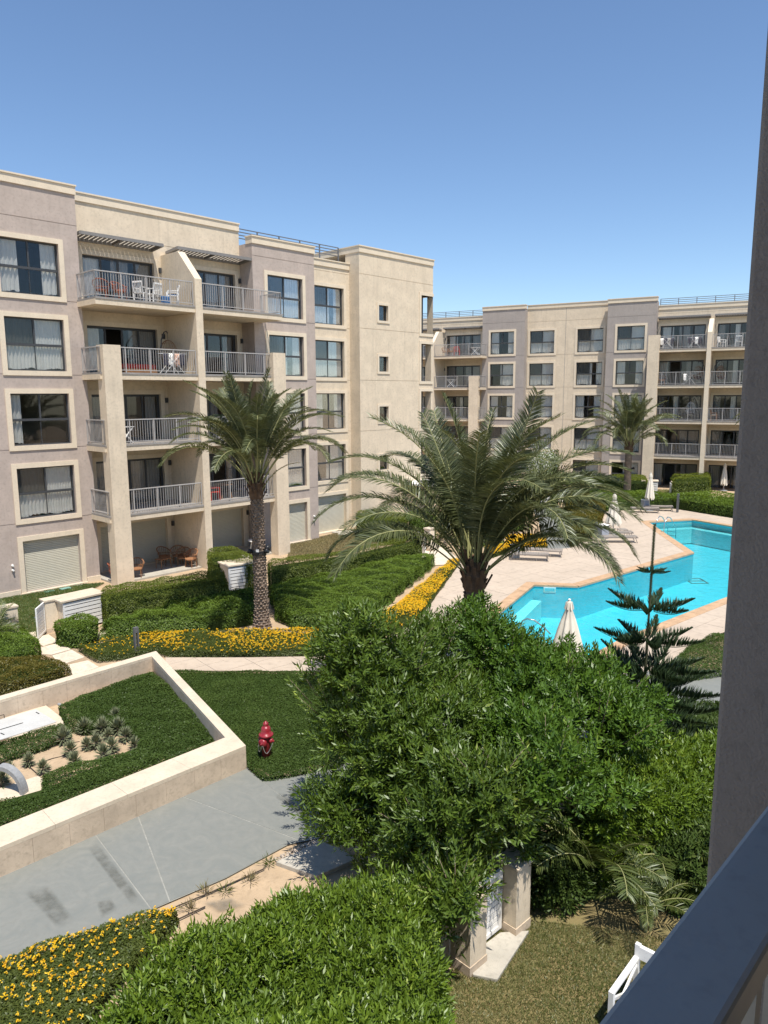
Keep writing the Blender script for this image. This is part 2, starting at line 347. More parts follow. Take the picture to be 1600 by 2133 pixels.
def curtain_mb(x0, x1, z0, z1, seed, hem=0.0):
    mb = MB(); mb.s = True; r = random.Random(seed); n = max(8, int((x1 - x0) / 0.035)); ph = r.random() * 6
    fr = 2 * math.pi / r.uniform(0.11, 0.17); rows = [z1, z1 - .35 * (z1 - z0), z1 - .7 * (z1 - z0), z0]
    V = []; 
    for k, z in enumerate(rows):
        for i in range(n + 1):
            x = x0 + (x1 - x0) * i / n; a = 0.018 + 0.012 * k
            yy = a * math.sin(fr * x + ph + 0.25 * k * math.sin(3 * x + ph)) + .012 * math.sin(2.3 * fr * x)
            zz = z + (hem * abs(math.sin(2.6 * x + ph)) * r.uniform(.6, 1.2) if k == 3 else 0)
            V.append((x, yy, zz))
    mb.add(V, [(k * (n + 1) + i, k * (n + 1) + i + 1, (k + 1) * (n + 1) + i + 1, (k + 1) * (n + 1) + i) for k in range(3) for i in range(n)])
    return mb

def ring(mb, x0, x1, z0, z1, y0, y1, t, tb=None):
    tb = t if tb is None else tb
    mb.box(x0, x0 + t, y0, y1, z0, z1); mb.box(x1 - t, x1, y0, y1, z0, z1)
    mb.box(x0 + t, x1 - t, y0, y1, z1 - t, z1)
    if tb: mb.box(x0 + t, x1 - t, y0, y1, z0, z0 + tb)
    return mb

CURT = {0: [(0.02, .52), (.48, .98)], 1: [(.03, .33), (.72, .98)], 2: [(.02, .60), (.76, .98)], 3: [(.03, .2)], 4: [(.0, 1.0)], 5: [(.42, .98)]}
def add_window(root, s, z, wd, ht, off, var=0, name='window', small=False):
    t = 0.14 if small else 0.20
    w = link(name, cached(('window', wd, ht, t), lambda: ring(MB(), 0, wd, 0, ht, -0.045, 0.03, t), MAT['cream_plain']), root, (s, -off, z))
    iw, ih = wd - 2 * t, ht - 2 * t
    def fr():
        m = ring(MB(), t - .01, wd - t + .01, t - .01, ht - t + .01, .13, .21, .065)
        if not small:
            m.box(t + .05, wd - t - .05, .125, .20, t + ih * .47, t + ih * .47 + .10)
            m.box(t + iw * .5 - .035, t + iw * .5 + .035, .122, .20, t + ih * .47 + .10, ht - t - .05)
            m.box(t + iw * .5 - .012, t + iw * .5 + .012, .15, .19, t + .05, t + ih * .47)
        return m
    link('window_frame', cached(('window_frame', wd, ht, t), fr, MAT['frame_dark']), w)
    y = .165
    def pane(x0, x1, z0, z1, yy, m='pane'): link('pane', cached(('pane', round(x0, 3), round(x1, 3), round(z0, 3), round(z1, 3), yy, m), lambda: MB().box(x0, x1, yy, yy + .006, z0, z1), MAT[m]), w)
    if small: pane(t + .05, wd - t - .05, t + .05, ht - t - .05, y, 'pane_dark')
    else:
        zm = t + ih * .47
        pane(t + .05, t + iw * .5 - .03, zm + .095, ht - t - .05, y - .012, 'pane_dark' if var in (0, 2) else 'pane'); pane(t + iw * .5 + .03, wd - t - .05, zm + .095, ht - t - .05, y + .006)
        pane(t + .05, wd - t - .05, t + .05, zm + .005, y)
        sd_ = int(abs(s * 7 + z * 3)) % 5
        for a, b in CURT[var]:
            key = ('curtain', wd, ht, a, b, sd_)
            link('curtain', cached(key, lambda: curtain_mb(t + iw * a, t + iw * b, t + .03, ht - t + .1, sd_ + int(a * 9), .10), MAT['curtain']), w, (0, .255, 0))
    return w
def win_open(s, z, wd, ht, t=0.20): return (s + t, s + wd - t, z + t, z + ht - t, 0.26)

def add_door(root, s0, s1, z, off, var=0, ht=2.34, name='balcony_door', n=4):
    wd = s1 - s0; t = .20
    d = link(name, cached(('door', wd, ht), lambda: ring(MB(), 0, wd, 0, ht, -0.04, 0.03, t, 0), MAT['cream_plain']), root, (s0, -off, z))
    iw = wd - 2 * t
    def fr():
        m = ring(MB(), t - .01, wd - t + .01, .0, ht - t + .01, .12, .22, .06)
        for k in range(n):
            x0 = t + .05 + (iw - .1) * k / n; x1 = t + .05 + (iw - .1) * (k + 1) / n; yy = .13 if k in (1, 2) else .17
            ring(m, x0 + .002, x1 - .002, .062, ht - t - .055, yy, yy + .035, .05)
        return m
    link('door_frame', cached(('door_frame', wd, ht), fr, MAT['frame_dark']), d)
    for k in range(n):
        if var == 3 and k == 1: continue                          # a leaf slid open
        x0 = t + .10 + (iw - .1) * k / n; x1 = t + (iw - .1) * (k + 1) / n
        link('pane', cached(('dpane', wd, ht, k), lambda: MB().box(x0, x1, .15, .156, .11, ht - t - .105), MAT['pane']), d)
    for q, (a, b) in enumerate({0: [(0.05, .3), (.42, .66), (.74, .97)], 1: [(.02, .25), (.55, .98)], 2: [(.03, .16), (.38, .5), (.8, .97)], 3: [(.0, .2), (.62, .98)]}[var]):
        link('curtain', cached(('dcurt', wd, ht, a, b), lambda: curtain_mb(t + iw * a, t + iw * b, .03, ht - t + .1, int(a * 50)), MAT['curtain' if (q + var) % 3 == 0 else 'curtain_grey']), d, (0, .30, 0))
    return d

def add_shutter(root, s0, s1, z0, z1, off, t=.20, trim=True):
    wd, ht = s1 - s0, z1 - z0
    o = link('roller_shutter', cached(('shut_trim', wd, ht), lambda: ring(MB(), 0, wd, 0, ht, -.045, .03, t, 0), MAT['cream_plain']), root, (s0, -off, z0))
    def sl():
        m = MB(); h = .075; k = int((ht - t) / h)
        for i in range(k + 1):
            a, b = i * h, min((i + 1) * h, ht - t + .02)
            if b - a < .01: continue
            m.add([(t - .01, .20, a), (wd - t + .01, .20, a), (t - .01, .172, a + .012), (wd - t + .01, .172, a + .012), (t - .01, .176, b - .012), (wd - t + .01, .176, b - .012), (t - .01, .20, b), (wd - t + .01, .20, b)],
                  [(0, 1, 3, 2), (2, 3, 5, 4), (4, 5, 7, 6)])
        return m
    c = link('curtain_of_slats', cached(('shut', wd, ht), sl, MAT['shutter']), o)
    link('sill', cached(('shsill', wd), lambda: MB().box(-.02, wd + .02, -.12, .22, -.07, -.002), MAT['cream_plain']), o)
    return o

def railing_mb(path, z, h=1.05):
    """posts, top and foot rail, balusters along a polyline in local xy"""
    m = MB()
    for (x0, y0), (x1, y1) in zip(path[:-1], path[1:]):
        L = math.hypot(x1 - x0, y1 - y0); n = max(1, int(round(L / 1.25))); k = max(2, int(L / 0.115))
        m.bar((x0, y0, z + h), (x1, y1, z + h), .055, .045); m.bar((x0, y0, z + .10), (x1, y1, z + .10), .03, .03)
        for i in range(n + 1):
            t = i / n; m.bar((x0 + (x1 - x0) * t, y0 + (y1 - y0) * t, z), (x0 + (x1 - x0) * t, y0 + (y1 - y0) * t, z + h - .02), .042)
        for i in range(1, k):
            t = i / k; m.bar((x0 + (x1 - x0) * t, y0 + (y1 - y0) * t, z + .11), (x0 + (x1 - x0) * t, y0 + (y1 - y0) * t, z + h - .02), .016)
    return m

def add_balcony(root, s0, s1, k, front=1.7, back=-1.1, left=True, right=False, wallL=0.0, wallR=0.0):
    z = zf(k); mb = MB()
    mb.box(s0, s1, -front, -back, z - .30, z - .085)
    mb.mi = 1; mb.box(s0 - .0, s1, -front - .025, -back, z - .083, z)
    b = mb.build('balcony_slab', [MAT['cream'], MAT['slab_edge']], root)
    fy = -front + .06; path = []
    if left: path.append((s0 + .05, -wallL + 0.0))
    path += [(s0 + .05, fy), (s1 - .05, fy)]
    if right: path.append((s1 - .05, -wallR))
    railing_mb(path, z).build('railing', MAT['rail_paint'], b)
    return b

def add_canopy(root, s0, s1, z, off, reach=1.0):
    m = MB(); y0, y1 = -off, -off - reach; rise = .10
    m.bar((s0, y1, z + rise), (s1, y1, z + rise), .07, .14); m.bar((s0, y0 - .03, z), (s1, y0 - .03, z), .06, .12)
    for f in (0, .5, 1): m.bar((s0 + (s1 - s0) * f, y0, z), (s0 + (s1 - s0) * f, y1, z + rise), .07, .12)
    o = m.build('canopy', MAT['louvre'], root)
    L = MB(); n = int((s1 - s0) / .20)
    for i in range(n): 
        x = s0 + (s1 - s0) * (i + .5) / n
        L.obox((x, (y0 + y1) / 2, z + rise / 2 + .05), (1, 0, .22), (0, 1, -.1), (0, 0, 1), .093, reach / 2 - .05, .010)
    L.build('louvre', MAT['louvre'], o)
    return o

def add_parapet(root, s0, s1, z, off, h=.36, m='cream_plain', endL=.0, endR=.0, depth=.5):
    mb = MB(); mb.box(s0 - .03, s1 + .03, -off - .06, -off + depth, z - h, z - .035); mb.box(s0 - .06, s1 + .06, -off - .10, -off + depth + .03, z - .033, z + .03)
    return mb.build('parapet', MAT[m], root)
def add_roof_rail(root, s0, s1, y, z, h=.65):
    m = MB(); n = max(2, int((s1 - s0) / 1.4))
    for i in range(n + 1): m.bar((s0 + (s1 - s0) * i / n, y, z), (s0 + (s1 - s0) * i / n, y, z + h), .06)
    for q in (.0, .16, .32, .48): m.bar((s0, y, z + h - q), (s1, y, z + h - q), .045)
    return m.build('roof_railing', MAT['roof_rail'], root)
def add_lamp(root, s, off, z, side=0):
    m = MB(); m.box(-.05, .05, -.12, 0, -.12, .12); return m.build('wall_lamp', MAT['frame_dark'], root, (s, -off, z), (0, 0, side))
JOINTS = [15.33, 12.2, 9.14, 6.08, 3.02]

def shell(root, s0, s1, ztop, ground, depth=5.2, front=1.25):
    """floors, roof, back and end walls so that the rooms are closed"""
    m = MB()
    for k in range(5): m.box(s0, s1, front + .0, depth, zf(k) - .3 if k else zf(k) - .2, zf(k) - .006)
    m.box(s0, s1, front, depth, ztop - 1.45, ztop - 1.15); m.box(s0 - .2, s1 + .2, depth, depth + .25, -.2, ztop - .5)
    m.box(s0 - .2, s0, front, depth, -.2, ztop - .5); m.box(s1, s1 + .2, front, depth, -.2, ztop - .5)
    return m.build('room_shell', MAT['room'], root)
def crosswall(root, pts):
    m = MB()
    for s, front in pts: m.box(s - .08, s + .08, front, 5.1, 0.05, 15.4)
    return m.build('inner_wall', MAT['room'], root)

# ---- apartment block on the left
TH = math.radians(43.6)
LB = empty('apartment_building', (-13.4, 31.8, 0), math.radians(46.4), 'mauve and cream apartment block on the left, seen close with deep balconies', 'building')
def lb(s, off, z=0.0): return LB_M @ Vector((s, -off, z))
LB_M = Matrix.Translation((-13.4, 31.8, 0)) @ Matrix.Rotation(math.radians(46.4), 4, 'Z')
WW, WH = 2.78, 2.53
lv = [(-2.73, k, v) for k, v in ((4, 1), (3, 0), (2, 3), (1, 0))] + [(-6.6, k, 0) for k in (1, 2, 3, 4)]
mb = MB(); wall_mesh(mb, -9.0, 0.7, -.3, 16.6, 0.0, [win_open(s, wz(k), WW, WH) for s, k, v in lv] + [(-2.53, -.13, 0.05, 2.25, .26)], JOINTS, back=-1.3)
mb.build('wall', MAT['mauve'], LB); add_parapet(LB, -9.0, 0.7, 16.93, 0.0)
for s, k, v in lv: add_window(LB, s, wz(k), WW, WH, 0.0, v)
add_shutter(LB, -2.73, 0.07, 0.05, 2.45, 0.0)
mb = MB(); wall_mesh(mb, 9.75, 13.92, -.3, 15.95, 0.0, [win_open(10.46, wz(k), WW, WH) for k in (1, 2, 3, 4)] + [(10.66, 13.04, .05, 2.25, .26)], JOINTS, back=-1.3)
mb.build('wall', MAT['mauve'], LB); add_parapet(LB, 9.75, 13.92, 16.28, 0.0)
for k, v in ((4, 0), (3, 2), (2, 0), (1, 4)): add_window(LB, 10.46, wz(k), WW, WH, 0.0, v)
add_shutter(LB, 10.46, 13.24, 0.05, 2.45, 0.0)
# recess with the sliding doors, two bays
DL, DR = (1.15, 5.0), (5.75, 9.6)
op = []
for a, b in (DL, DR):
    for k in range(0, 5): op.append((a + .2, b - .2, zf(k), zf(k) + 2.14, .26))
mb = MB(); wall_mesh(mb, 0.7, 9.75, -.3, 16.7, -1.1, op, [15.33], top=True); mb.build('wall', MAT['cream'], LB)
add_parapet(LB, 0.78, 9.72, 17.0, -1.1, depth=.4)
for k, (vl, vr) in {4: (0, 1), 3: (3, 2), 2: (2, 0), 1: (1, 2)}.items():
    add_door(LB, *DL, zf(k), -1.1, vl); add_door(LB, *DR, zf(k), -1.1, vr)
add_shutter(LB, *DL, zf(0), zf(0) + 2.34, -1.1); add_shutter(LB, *DR, zf(0), zf(0) + 2.34, -1.1)
for k in (1, 2, 3, 4): add_balcony(LB, .5, 5.19, k, left=True, wallL=0.02); add_balcony(LB, 5.56, 10.25, k, left=False, right=True, wallR=0.02)
m = MB(); m.add([(x, -o, z) for x in (5.19, 5.56) for o, z in ((1.76, -.2), (1.76, 13.5), (.45, 14.85), (-1.1, 14.85), (-1.1, -.2))],
                [(0, 1, 2, 3, 4), (9, 8, 7, 6, 5), (0, 5, 6, 1), (1, 6, 7, 2), (2, 7, 8, 3), (3, 8, 9, 4)])
m.build('partition_wall', MAT['cream'], LB)
for a in (.58, 9.42): MB().box(a, a + .78, -1.92, -1.32, -.3, 10.36).build('column', MAT['cream'], LB)
add_canopy(LB, .85, 4.75, 15.02, -1.1, 1.05); add_canopy(LB, 5.5, 9.72, 15.02, -1.1, 1.05)
for a in (5.1, 9.68):
    for k in range(5): add_lamp(LB, a, -1.1, zf(k) + 1.85)
MB().box(.75, 5.15, -1.35, 1.1, -.1, .055).build('patio', MAT['concrete_pale'], LB); MB().box(5.6, 9.7, -1.35, 1.1, -.1, .055).build('patio', MAT['concrete_pale'], LB)
MB().box(-9.0, -2.75, -.05, .02, -.3, .22).build('plinth', MAT['cream_plain'], LB); MB().box(.09, .72, -.05, .02, -.3, .22).build('plinth', MAT['cream_plain'], LB)
# cream bay
mb = MB(); wall_mesh(mb, 13.92, 17.55, -.3, 15.6, -1.0, [win_open(14.48, wz(k), WW, WH) for k in (1, 2, 3, 4)] + [(14.68, 17.06, .05, 2.25, .26)], JOINTS); mb.build('wall', MAT['cream'], LB)
add_parapet(LB, 13.95, 17.5, 15.95, -1.0)
for k, v in ((4, 2), (3, 0), (2, 1), (1, 5)): add_window(LB, 14.48, wz(k), WW, WH, -1.0, v)
add_shutter(LB, 14.48, 17.26, 0.05, 2.45, -1.0)
add_roof_rail(LB, 9.95, 17.4, 1.75, 15.55, 1.4)
MB().box(9.75, 17.5, 1.1, 4.9, 15.3, 15.55).build('roof', MAT['concrete_pale'], LB)
# end block with small windows and corner windows
EO = -.15; S0, S1 = 17.55, 24.35
sw = [(19.05, wz(k) + .45, 1.1, 1.2) for k in (1, 2, 3, 4)]
cw = [(23.15, S1, wz(k) + .05, wz(k) + 2.45, .5) for k in (1, 2, 3, 4)]
mb = MB(); wall_mesh(mb, S0, S1, -.3, 16.55, EO, [win_open(a, b, c, d, .14) for a, b, c, d in sw] + [(a, b - (0 if k == 3 else .16), c, d, e) for k, (a, b, c, d, e) in enumerate(cw)], JOINTS)
for k, (a, b, c, d, e) in enumerate(cw):                              # soffit, sill floor and set-back flank of the corner loggia
    mb.box(23.15, S1, -EO + .002, -EO + 2.4, c - .2, c); mb.box(23.15, S1, -EO + .002, -EO + 2.4, d, d + .2)
mb.quad((S0, -EO, -.3), (S0, 1.3, -.3), (S0, 1.3, 16.55), (S0, -EO, 16.55))
zprev = -.3
for c, d in [(c, d) for _, _, c, d, _ in cw] + [(16.55, 17)]:
    mb.quad((S1, -EO, zprev), (S1, 5, zprev), (S1, 5, c), (S1, -EO, c)); mb.quad((S1, -EO + 2.4, c), (S1, 5, c), (S1, 5, d), (S1, -EO + 2.4, d)) if d < 16.6 else None
    zprev = d
mb.build('wall', MAT['cream'], LB); add_parapet(LB, S0, S1, 16.9, EO, depth=5)
for a, b, c, d in sw: add_window(LB, a, b, c, d, EO, small=True)
for a, b, c, d, e in cw:
    t = ring(MB(), 22.97, S1 + .03, c - .18, d + .18, -EO - .045, -EO + .03, .18)
    t.v = [(x if x < 24.2 or abs(x - (S1 + .03)) < 1e-6 else x, y, z) for x, y, z in t.v]
    m = MB(); m.box(22.97, 23.15, -EO - .045, -EO + .03, c - .18, d + .18); m.box(23.15, S1 + .03, -EO - .045, -EO + .03, d, d + .18); m.box(23.15, S1 + .03, -EO - .045, -EO + .03, c - .18, c)
    o = m.build('corner_window', MAT['cream_plain'], LB)
    f = MB(); y = -EO + .42
    for x in (23.19, 23.75): f.box(x - .04, x + .04, y - .04, y + .04, c, d)
    f.box(23.19, 23.75, y - .03, y + .03, c + 1.1, c + 1.18); f.box(23.72, 23.78, y, y + 1.9, c + 1.1, c + 1.18); f.box(23.71, 23.79, y + 1.85, y + 1.93, c, d)
    f.box(23.19, 23.75, y - .03, y + .03, d - .07, d); f.box(23.19, 23.75, y - .03, y + .03, c, c + .07)
    f.build('window_frame', MAT['frame_dark'], o)
    MB().box(23.23, 23.71, y, y + .008, c + .07, d - .07).build('pane', MAT['pane'], o)
    MB().box(23.746, 23.754, y + .04, y + 1.85, c, d).build('pane', MAT['pane'], o)
shell(LB, -8.8, 23.1, 16.6, 0)
crosswall(LB, [(-4.6, .3), (.9, 1.3), (5.375, 1.3), (9.7, 1.3), (13.92, 1.3), (17.6, 1.3)])
for k in range(2): 
    m = MB(); m.lathe([(.05, 0), (.05, .06), (.035, .07), (.035, .12)], 10, ax=(0, -1, 0)); m.build('wall_vent', MAT['white_paint'], LB, (-3.0, 0, 1.10 + .2 * k))
    m = MB(); m.lathe([(.05, 0), (.05, .06), (.035, .07), (.035, .12)], 10, ax=(0, -1, 0)); m.build('wall_vent', MAT['white_paint'], LB, (13.55, 0, 1.1 + .25 * k))

# ---- apartment block at the far side of the pool
RZ = -.2
RB = empty('apartment_building', (22.7, 66.9, RZ), math.radians(-27.5), 'grey and cream apartment block at the far side of the pool', 'building')
RB_M = Matrix.Translation((22.7, 66.9, RZ)) @ Matrix.Rotation(math.radians(-27.5), 4, 'Z')
def rb(s, off, z=0.0): return RB_M @ Vector((s, -off, z))
RK = (0, 1, 2, 3, 4)
def bay(s0, s1, wins, off, ztop, m, back=None, var=None):
    mb = MB(); wall_mesh(mb, s0, s1, -.3, ztop - .33, off, [win_open(a, wz(k), WW, WH) for a in wins for k in RK], JOINTS, back=back); mb.build('wall', MAT[m], RB)
    add_parapet(RB, s0 + (0 if back is not None else .04), s1 - (0 if back is not None else .04), ztop, off)
    for q, a in enumerate(wins):
        for k in RK: add_window(RB, a, wz(k), WW, WH, off, (var or {}).get((q, k), 0))
bay(-2.63, 1.57, [-1.92], 0.0, 16.9, 'mauve_grey', -1.3, {(0, 3): 1, (0, 2): 4, (0, 0): 5})
bay(-10.3, -2.63, [-10.22, -5.68], -.8, 16.9, 'cream', None, {(0, 4): 0, (1, 2): 1, (1, 3): 2})
MB().box(-6.6, -6.57, .79, .82, 0, 16.5).build('joint_strip', MAT['slab_edge'], RB)
bay(-14.58, -10.3, [-13.93], 0.0, 16.9, 'mauve_grey', -1.3, {(0, 4): 1, (0, 3): 5, (0, 2): 1})
bay(10.75, 15.0, [11.5], 0.0, 16.9, 'mauve_grey', -1.3)
def recess(s0, s1, doors):
    op = [(a + .2, b - .2, zf(k), zf(k) + 2.14, .26) for a, b in doors for k in RK]
    mb = MB(); wall_mesh(mb, s0, s1, -.3, 15.85, -1.1, op, [15.5]); mb.build('wall', MAT['cream'], RB); add_parapet(RB, s0 + .05, s1 - .05, 16.2, -1.1)
    add_roof_rail(RB, s0 + .1, s1 - .1, 1.45, 16.2, .62)
recess(1.57, 10.75, [(1.62, 5.75), (6.3, 10.4)])
for k in RK:
    add_door(RB, 1.62, 5.75, zf(k), -1.1, {0: 3, 1: 1, 2: 2, 3: 3, 4: 0}[k]); add_door(RB, 6.3, 10.4, zf(k), -1.1, {0: 1, 1: 1, 2: 2, 3: 2, 4: 2}[k])
    if k: add_balcony(RB, 1.3, 5.92, k, left=True, wallL=0.02); add_balcony(RB, 6.29, 10.9, k, left=False, right=True, wallR=0.02)
recess(-23.6, -14.58, [(-19.0, -14.95), (-23.3, -19.5)])
for k in RK:
    add_door(RB, -19.0, -14.95, zf(k), -1.1, {0: 1, 1: 1, 2: 2, 3: 1, 4: 0}[k]); add_door(RB, -23.3, -19.5, zf(k), -1.1, 2)
    if k: add_balcony(RB, -19.0, -14.1, k, left=False, right=True, wallR=0.02); add_balcony(RB, -24.1, -19.36, k, left=True, wallL=0.0)
bay(-28.5, -23.6, [], 0.0, 16.9, 'mauve_grey', -1.3)
for x0, x1, zt in ((5.93, 6.28, 13.55), (-19.35, -19.01, 13.55)):
    m = MB(); m.add([(x, -o, z) for x in (x0, x1) for o, z in ((1.76, -.2), (1.76, zt), (.45, 14.75), (-1.1, 14.75), (-1.1, -.2))],
                    [(0, 1, 2, 3, 4), (9, 8, 7, 6, 5), (0, 5, 6, 1), (1, 6, 7, 2), (2, 7, 8, 3), (3, 8, 9, 4)]); m.build('partition_wall', MAT['cream_plain'], RB)
for a, zt in ((1.25, 13.45), (-15.2, 10.25)): MB().box(a, a + .92, -1.95, -1.3, -.3, zt).build('column', MAT['cream'], RB)
for a, b in ((1.7, 5.9), (6.3, 10.6), (-18.9, -14.7), (-23.4, -19.4)): add_canopy(RB, a, b, 15.02, -1.1, .75)
for a in (5.82, 6.2 + 4.3, -19.0):
    for k in RK: add_lamp(RB, a, -1.08, zf(k) + 1.8)
MB().box(1.6, 10.7, -1.6, 1.1, -.1, .055).build('patio', MAT['concrete_pale'], RB)
shell(RB, -28.3, 14.8, 16.9, 0)
crosswall(RB, [(-23.6, 1.3), (-19.2, 1.3), (-14.6, 1.3), (-10.3, 1.1), (-6.6, 1.1), (-2.6, 1.1), (1.57, 1.3), (6.1, 1.3), (10.7, 1.3)])
# ------------------------------------------------------------------ ground, paving, pool, planter walls
def area2(p): return sum(p[i][0] * p[(i + 1) % len(p)][1] - p[(i + 1) % len(p)][0] * p[i][1] for i in range(len(p)))
def ccw(p): return list(p) if area2(p) > 0 else list(p)[::-1]
def offset_poly(p, d):
    p = [Vector(q) for q in ccw(p)]; n = len(p); o = []
    for i in range(n):
        a, b, c = p[i - 1], p[i], p[(i + 1) % n]
        e1 = (b - a).normalized(); e2 = (c - b).normalized(); n1 = Vector((e1.y, -e1.x)); n2 = Vector((e2.y, -e2.x))
        m = (n1 + n2).normalized(); o.append(b + m * d / max(.35, m.dot(n1)))
    return o
def fill_bm(outer, holes=(), z=0.0):
    bm = bmesh.new()
    for p in [outer] + list(holes):
        v = [bm.verts.new((q[0], q[1], z)) for q in p]
        for i in range(len(v)): bm.edges.new((v[i], v[(i + 1) % len(v)]))
    bmesh.ops.triangle_fill(bm, use_beauty=True, use_dissolve=False, edges=bm.edges[:], normal=(0, 0, 1))
    return bm
def sheet(name, outer, z, m, holes=(), thick=0.0, parent=None, kind='structure', label=None, cat=None):
    bm = fill_bm(outer, holes, z)
    if thick:
        r = bmesh.ops.extrude_face_region(bm, geom=bm.faces[:]); bmesh.ops.translate(bm, vec=(0, 0, -thick), verts=[g for g in r['geom'] if isinstance(g, bmesh.types.BMVert)])
        bmesh.ops.recalc_face_normals(bm, faces=bm.faces[:])
    me = bpy.data.meshes.new(name); bm.to_mesh(me); bm.free(); me.materials.append(MAT[m])
    o = link(name, me, parent)
    if parent is None: tag(o, label, cat, kind=kind)
    return o
def tiles(parent, name, outer, holes, ang, su, sv, gap, z, thick, m, most=300, jitter=0.002, brick=0.5):
    """cut a polygon along a tile grid; nearest pieces become objects, the rest one mesh"""
    c, s = math.cos(ang), math.sin(ang); bm = fill_bm(outer, holes, 0.0)
    for v in bm.verts: v.co = (v.co.x * c + v.co.y * s, -v.co.x * s + v.co.y * c, 0)
    def cuts(lo, hi, step, ax):
        k0, k1 = math.floor(lo / step), math.ceil(hi / step)
        for k in range(k0, k1 + 1):
            for g in (-gap / 2, gap / 2):
                co = [0, 0, 0]; co[ax] = k * step + g; no = [0, 0, 0]; no[ax] = 1
                bmesh.ops.bisect_plane(bm, geom=bm.verts[:] + bm.edges[:] + bm.faces[:], dist=1e-5, plane_co=co, plane_no=no)
    xs = [v.co.x for v in bm.verts]; ys = [v.co.y for v in bm.verts]
    cuts(min(ys), max(ys), sv, 1); cuts(min(xs), max(xs), su, 0)
    groups = {}
    for f in bm.faces:
        p = f.calc_center_median(); u = (p.x / su) % 1 * su; v = (p.y / sv) % 1 * sv
        if u < gap / 2 or u > su - gap / 2 or v < gap / 2 or v > sv - gap / 2: continue
        groups.setdefault((math.floor(p.x / su), math.floor(p.y / sv)), []).append([tuple(q.co) for q in f.verts])
    bm.free(); pieces = []
    for fs in groups.values():
        idx = {}; V = []; Fc = []; E = {}
        for f in fs:
            ids = []
            for q in f:
                k = (round(q[0], 4), round(q[1], 4))
                if k not in idx: idx[k] = len(V); V.append(k)
                ids.append(idx[k])
            if len(set(ids)) < 3: continue
            if sum(V[ids[i]][0] * V[ids[(i + 1) % len(ids)]][1] - V[ids[(i + 1) % len(ids)]][0] * V[ids[i]][1] for i in range(len(ids))) < 0: ids = ids[::-1]
            Fc.append(ids)
            for i in range(len(ids)): E[(ids[i], ids[(i + 1) % len(ids)])] = 1
        if not Fc: continue
        dz = random.uniform(-jitter, jitter); n = len(V)
        W = [(x * c - y * s, x * s + y * c, z + dz) for x, y in V] + [(x * c - y * s, x * s + y * c, z - thick) for x, y in V]
        Fc = Fc + [(a, a + n, b + n, b) for (a, b) in E if (b, a) not in E]
        cx = sum(q[0] for q in W) / len(W); cyy = sum(q[1] for q in W) / len(W)
        pieces.append((math.hypot(cx, cyy), W, Fc))
    pieces.sort(key=lambda t: t[0]); rest = MB()
    for i, (_, W, Fc) in enumerate(pieces):
        if i < most: MB().add(W, Fc).build(name, MAT[m], parent)
        else: rest.add(W, Fc)
    if rest.f: tag(rest.build(name + '_field', MAT[m], parent), kind='stuff')

POOL = ccw(GP([(1350, 1088), (1442, 1083), (1533, 1098), (1700, 1122), (1700, 1175), (1521, 1243), (1399, 1291), (1294, 1333), (1225, 1372), (1045, 1372), (1028, 1287), (1112, 1219), (1205, 1222), (1445, 1152)]))
POOL_O = offset_poly(POOL, .42)
far = [(-300, -60), (300, -60), (300, 420), (-300, 420)]
tag(sheet('ground', far, -.03, 'sand', [offset_poly(POOL, .2)]), kind='structure')

# pool: basin, coping stones, water
pool = sheet('pool', offset_poly(POOL, .02), -1.45, 'sand'); pool.data.materials.clear()
mat('pool_tile', (0.11, 0.60, 0.72), 0.5, 0.3, var=0.05, scale=0.5, world=True); mat('pool_tile_light', (0.34, 0.76, 0.80), 0.5, 0.3, var=0.04, scale=0.6, world=True); mat('pool_step', (0.50, 0.56, 0.44), 0.6, 0.3, var=0.06, scale=1.0, world=True)
pool.data.materials.append(MAT['pool_tile'])
mb = MB(); n = len(POOL)
for i in range(n):
    a, b = POOL[i], POOL[(i + 1) % n]; mb.quad((a.x, a.y, -1.45), (b.x, b.y, -1.45), (b.x, b.y, -.04), (a.x, a.y, -.04))
mb.build('pool_wall', MAT['pool_tile'], pool)
def ledge(px, wd, z, m='pool_tile_light'):
    P = GP(px); mb = MB()
    for a, b in zip(P[:-1], P[1:]):
        d = (b - a).normalized(); nn = Vector((d.y, -d.x)) * wd
        mb.prism([a, b, b + nn, a + nn], -1.4, z)
    return mb.build('pool_ledge', MAT[m], pool)
ledge([(1350, 1089), (1442, 1084)], .55, -.45); ledge([(1442, 1084), (1533, 1099), (1650, 1118)], .55, -.452)
ledge([(1105, 1221), (1032, 1287)], -.5, -.6)
MB().prism(GP([(1047, 1335), (1130, 1322), (1225, 1370), (1047, 1370)]), -1.4, -.25).build('pool_entry_step', MAT['pool_step'], pool)
wa, wb = GP([(1112, 1219), (1205, 1222)]); we = (wb - wa).normalized(); wn = Vector((we.y, -we.x)); wc = wa.lerp(wb, .36)
mb = MB(); mb.prism([wc - we * .26 - wn * .02, wc + we * .26 - wn * .02, wc + we * .26 + wn * .025, wc - we * .26 + wn * .025], -.30, -.045); mb.build('skimmer', MAT['white_plastic'], pool)
mb = MB(); mb.prism([wc - we * .21 - wn * .02, wc + we * .21 - wn * .02, wc + we * .21 + wn * .03, wc - we * .21 + wn * .03], -.25, -.095); mb.build('skimmer_mouth', MAT['pool_tile'], pool)
ci = 0
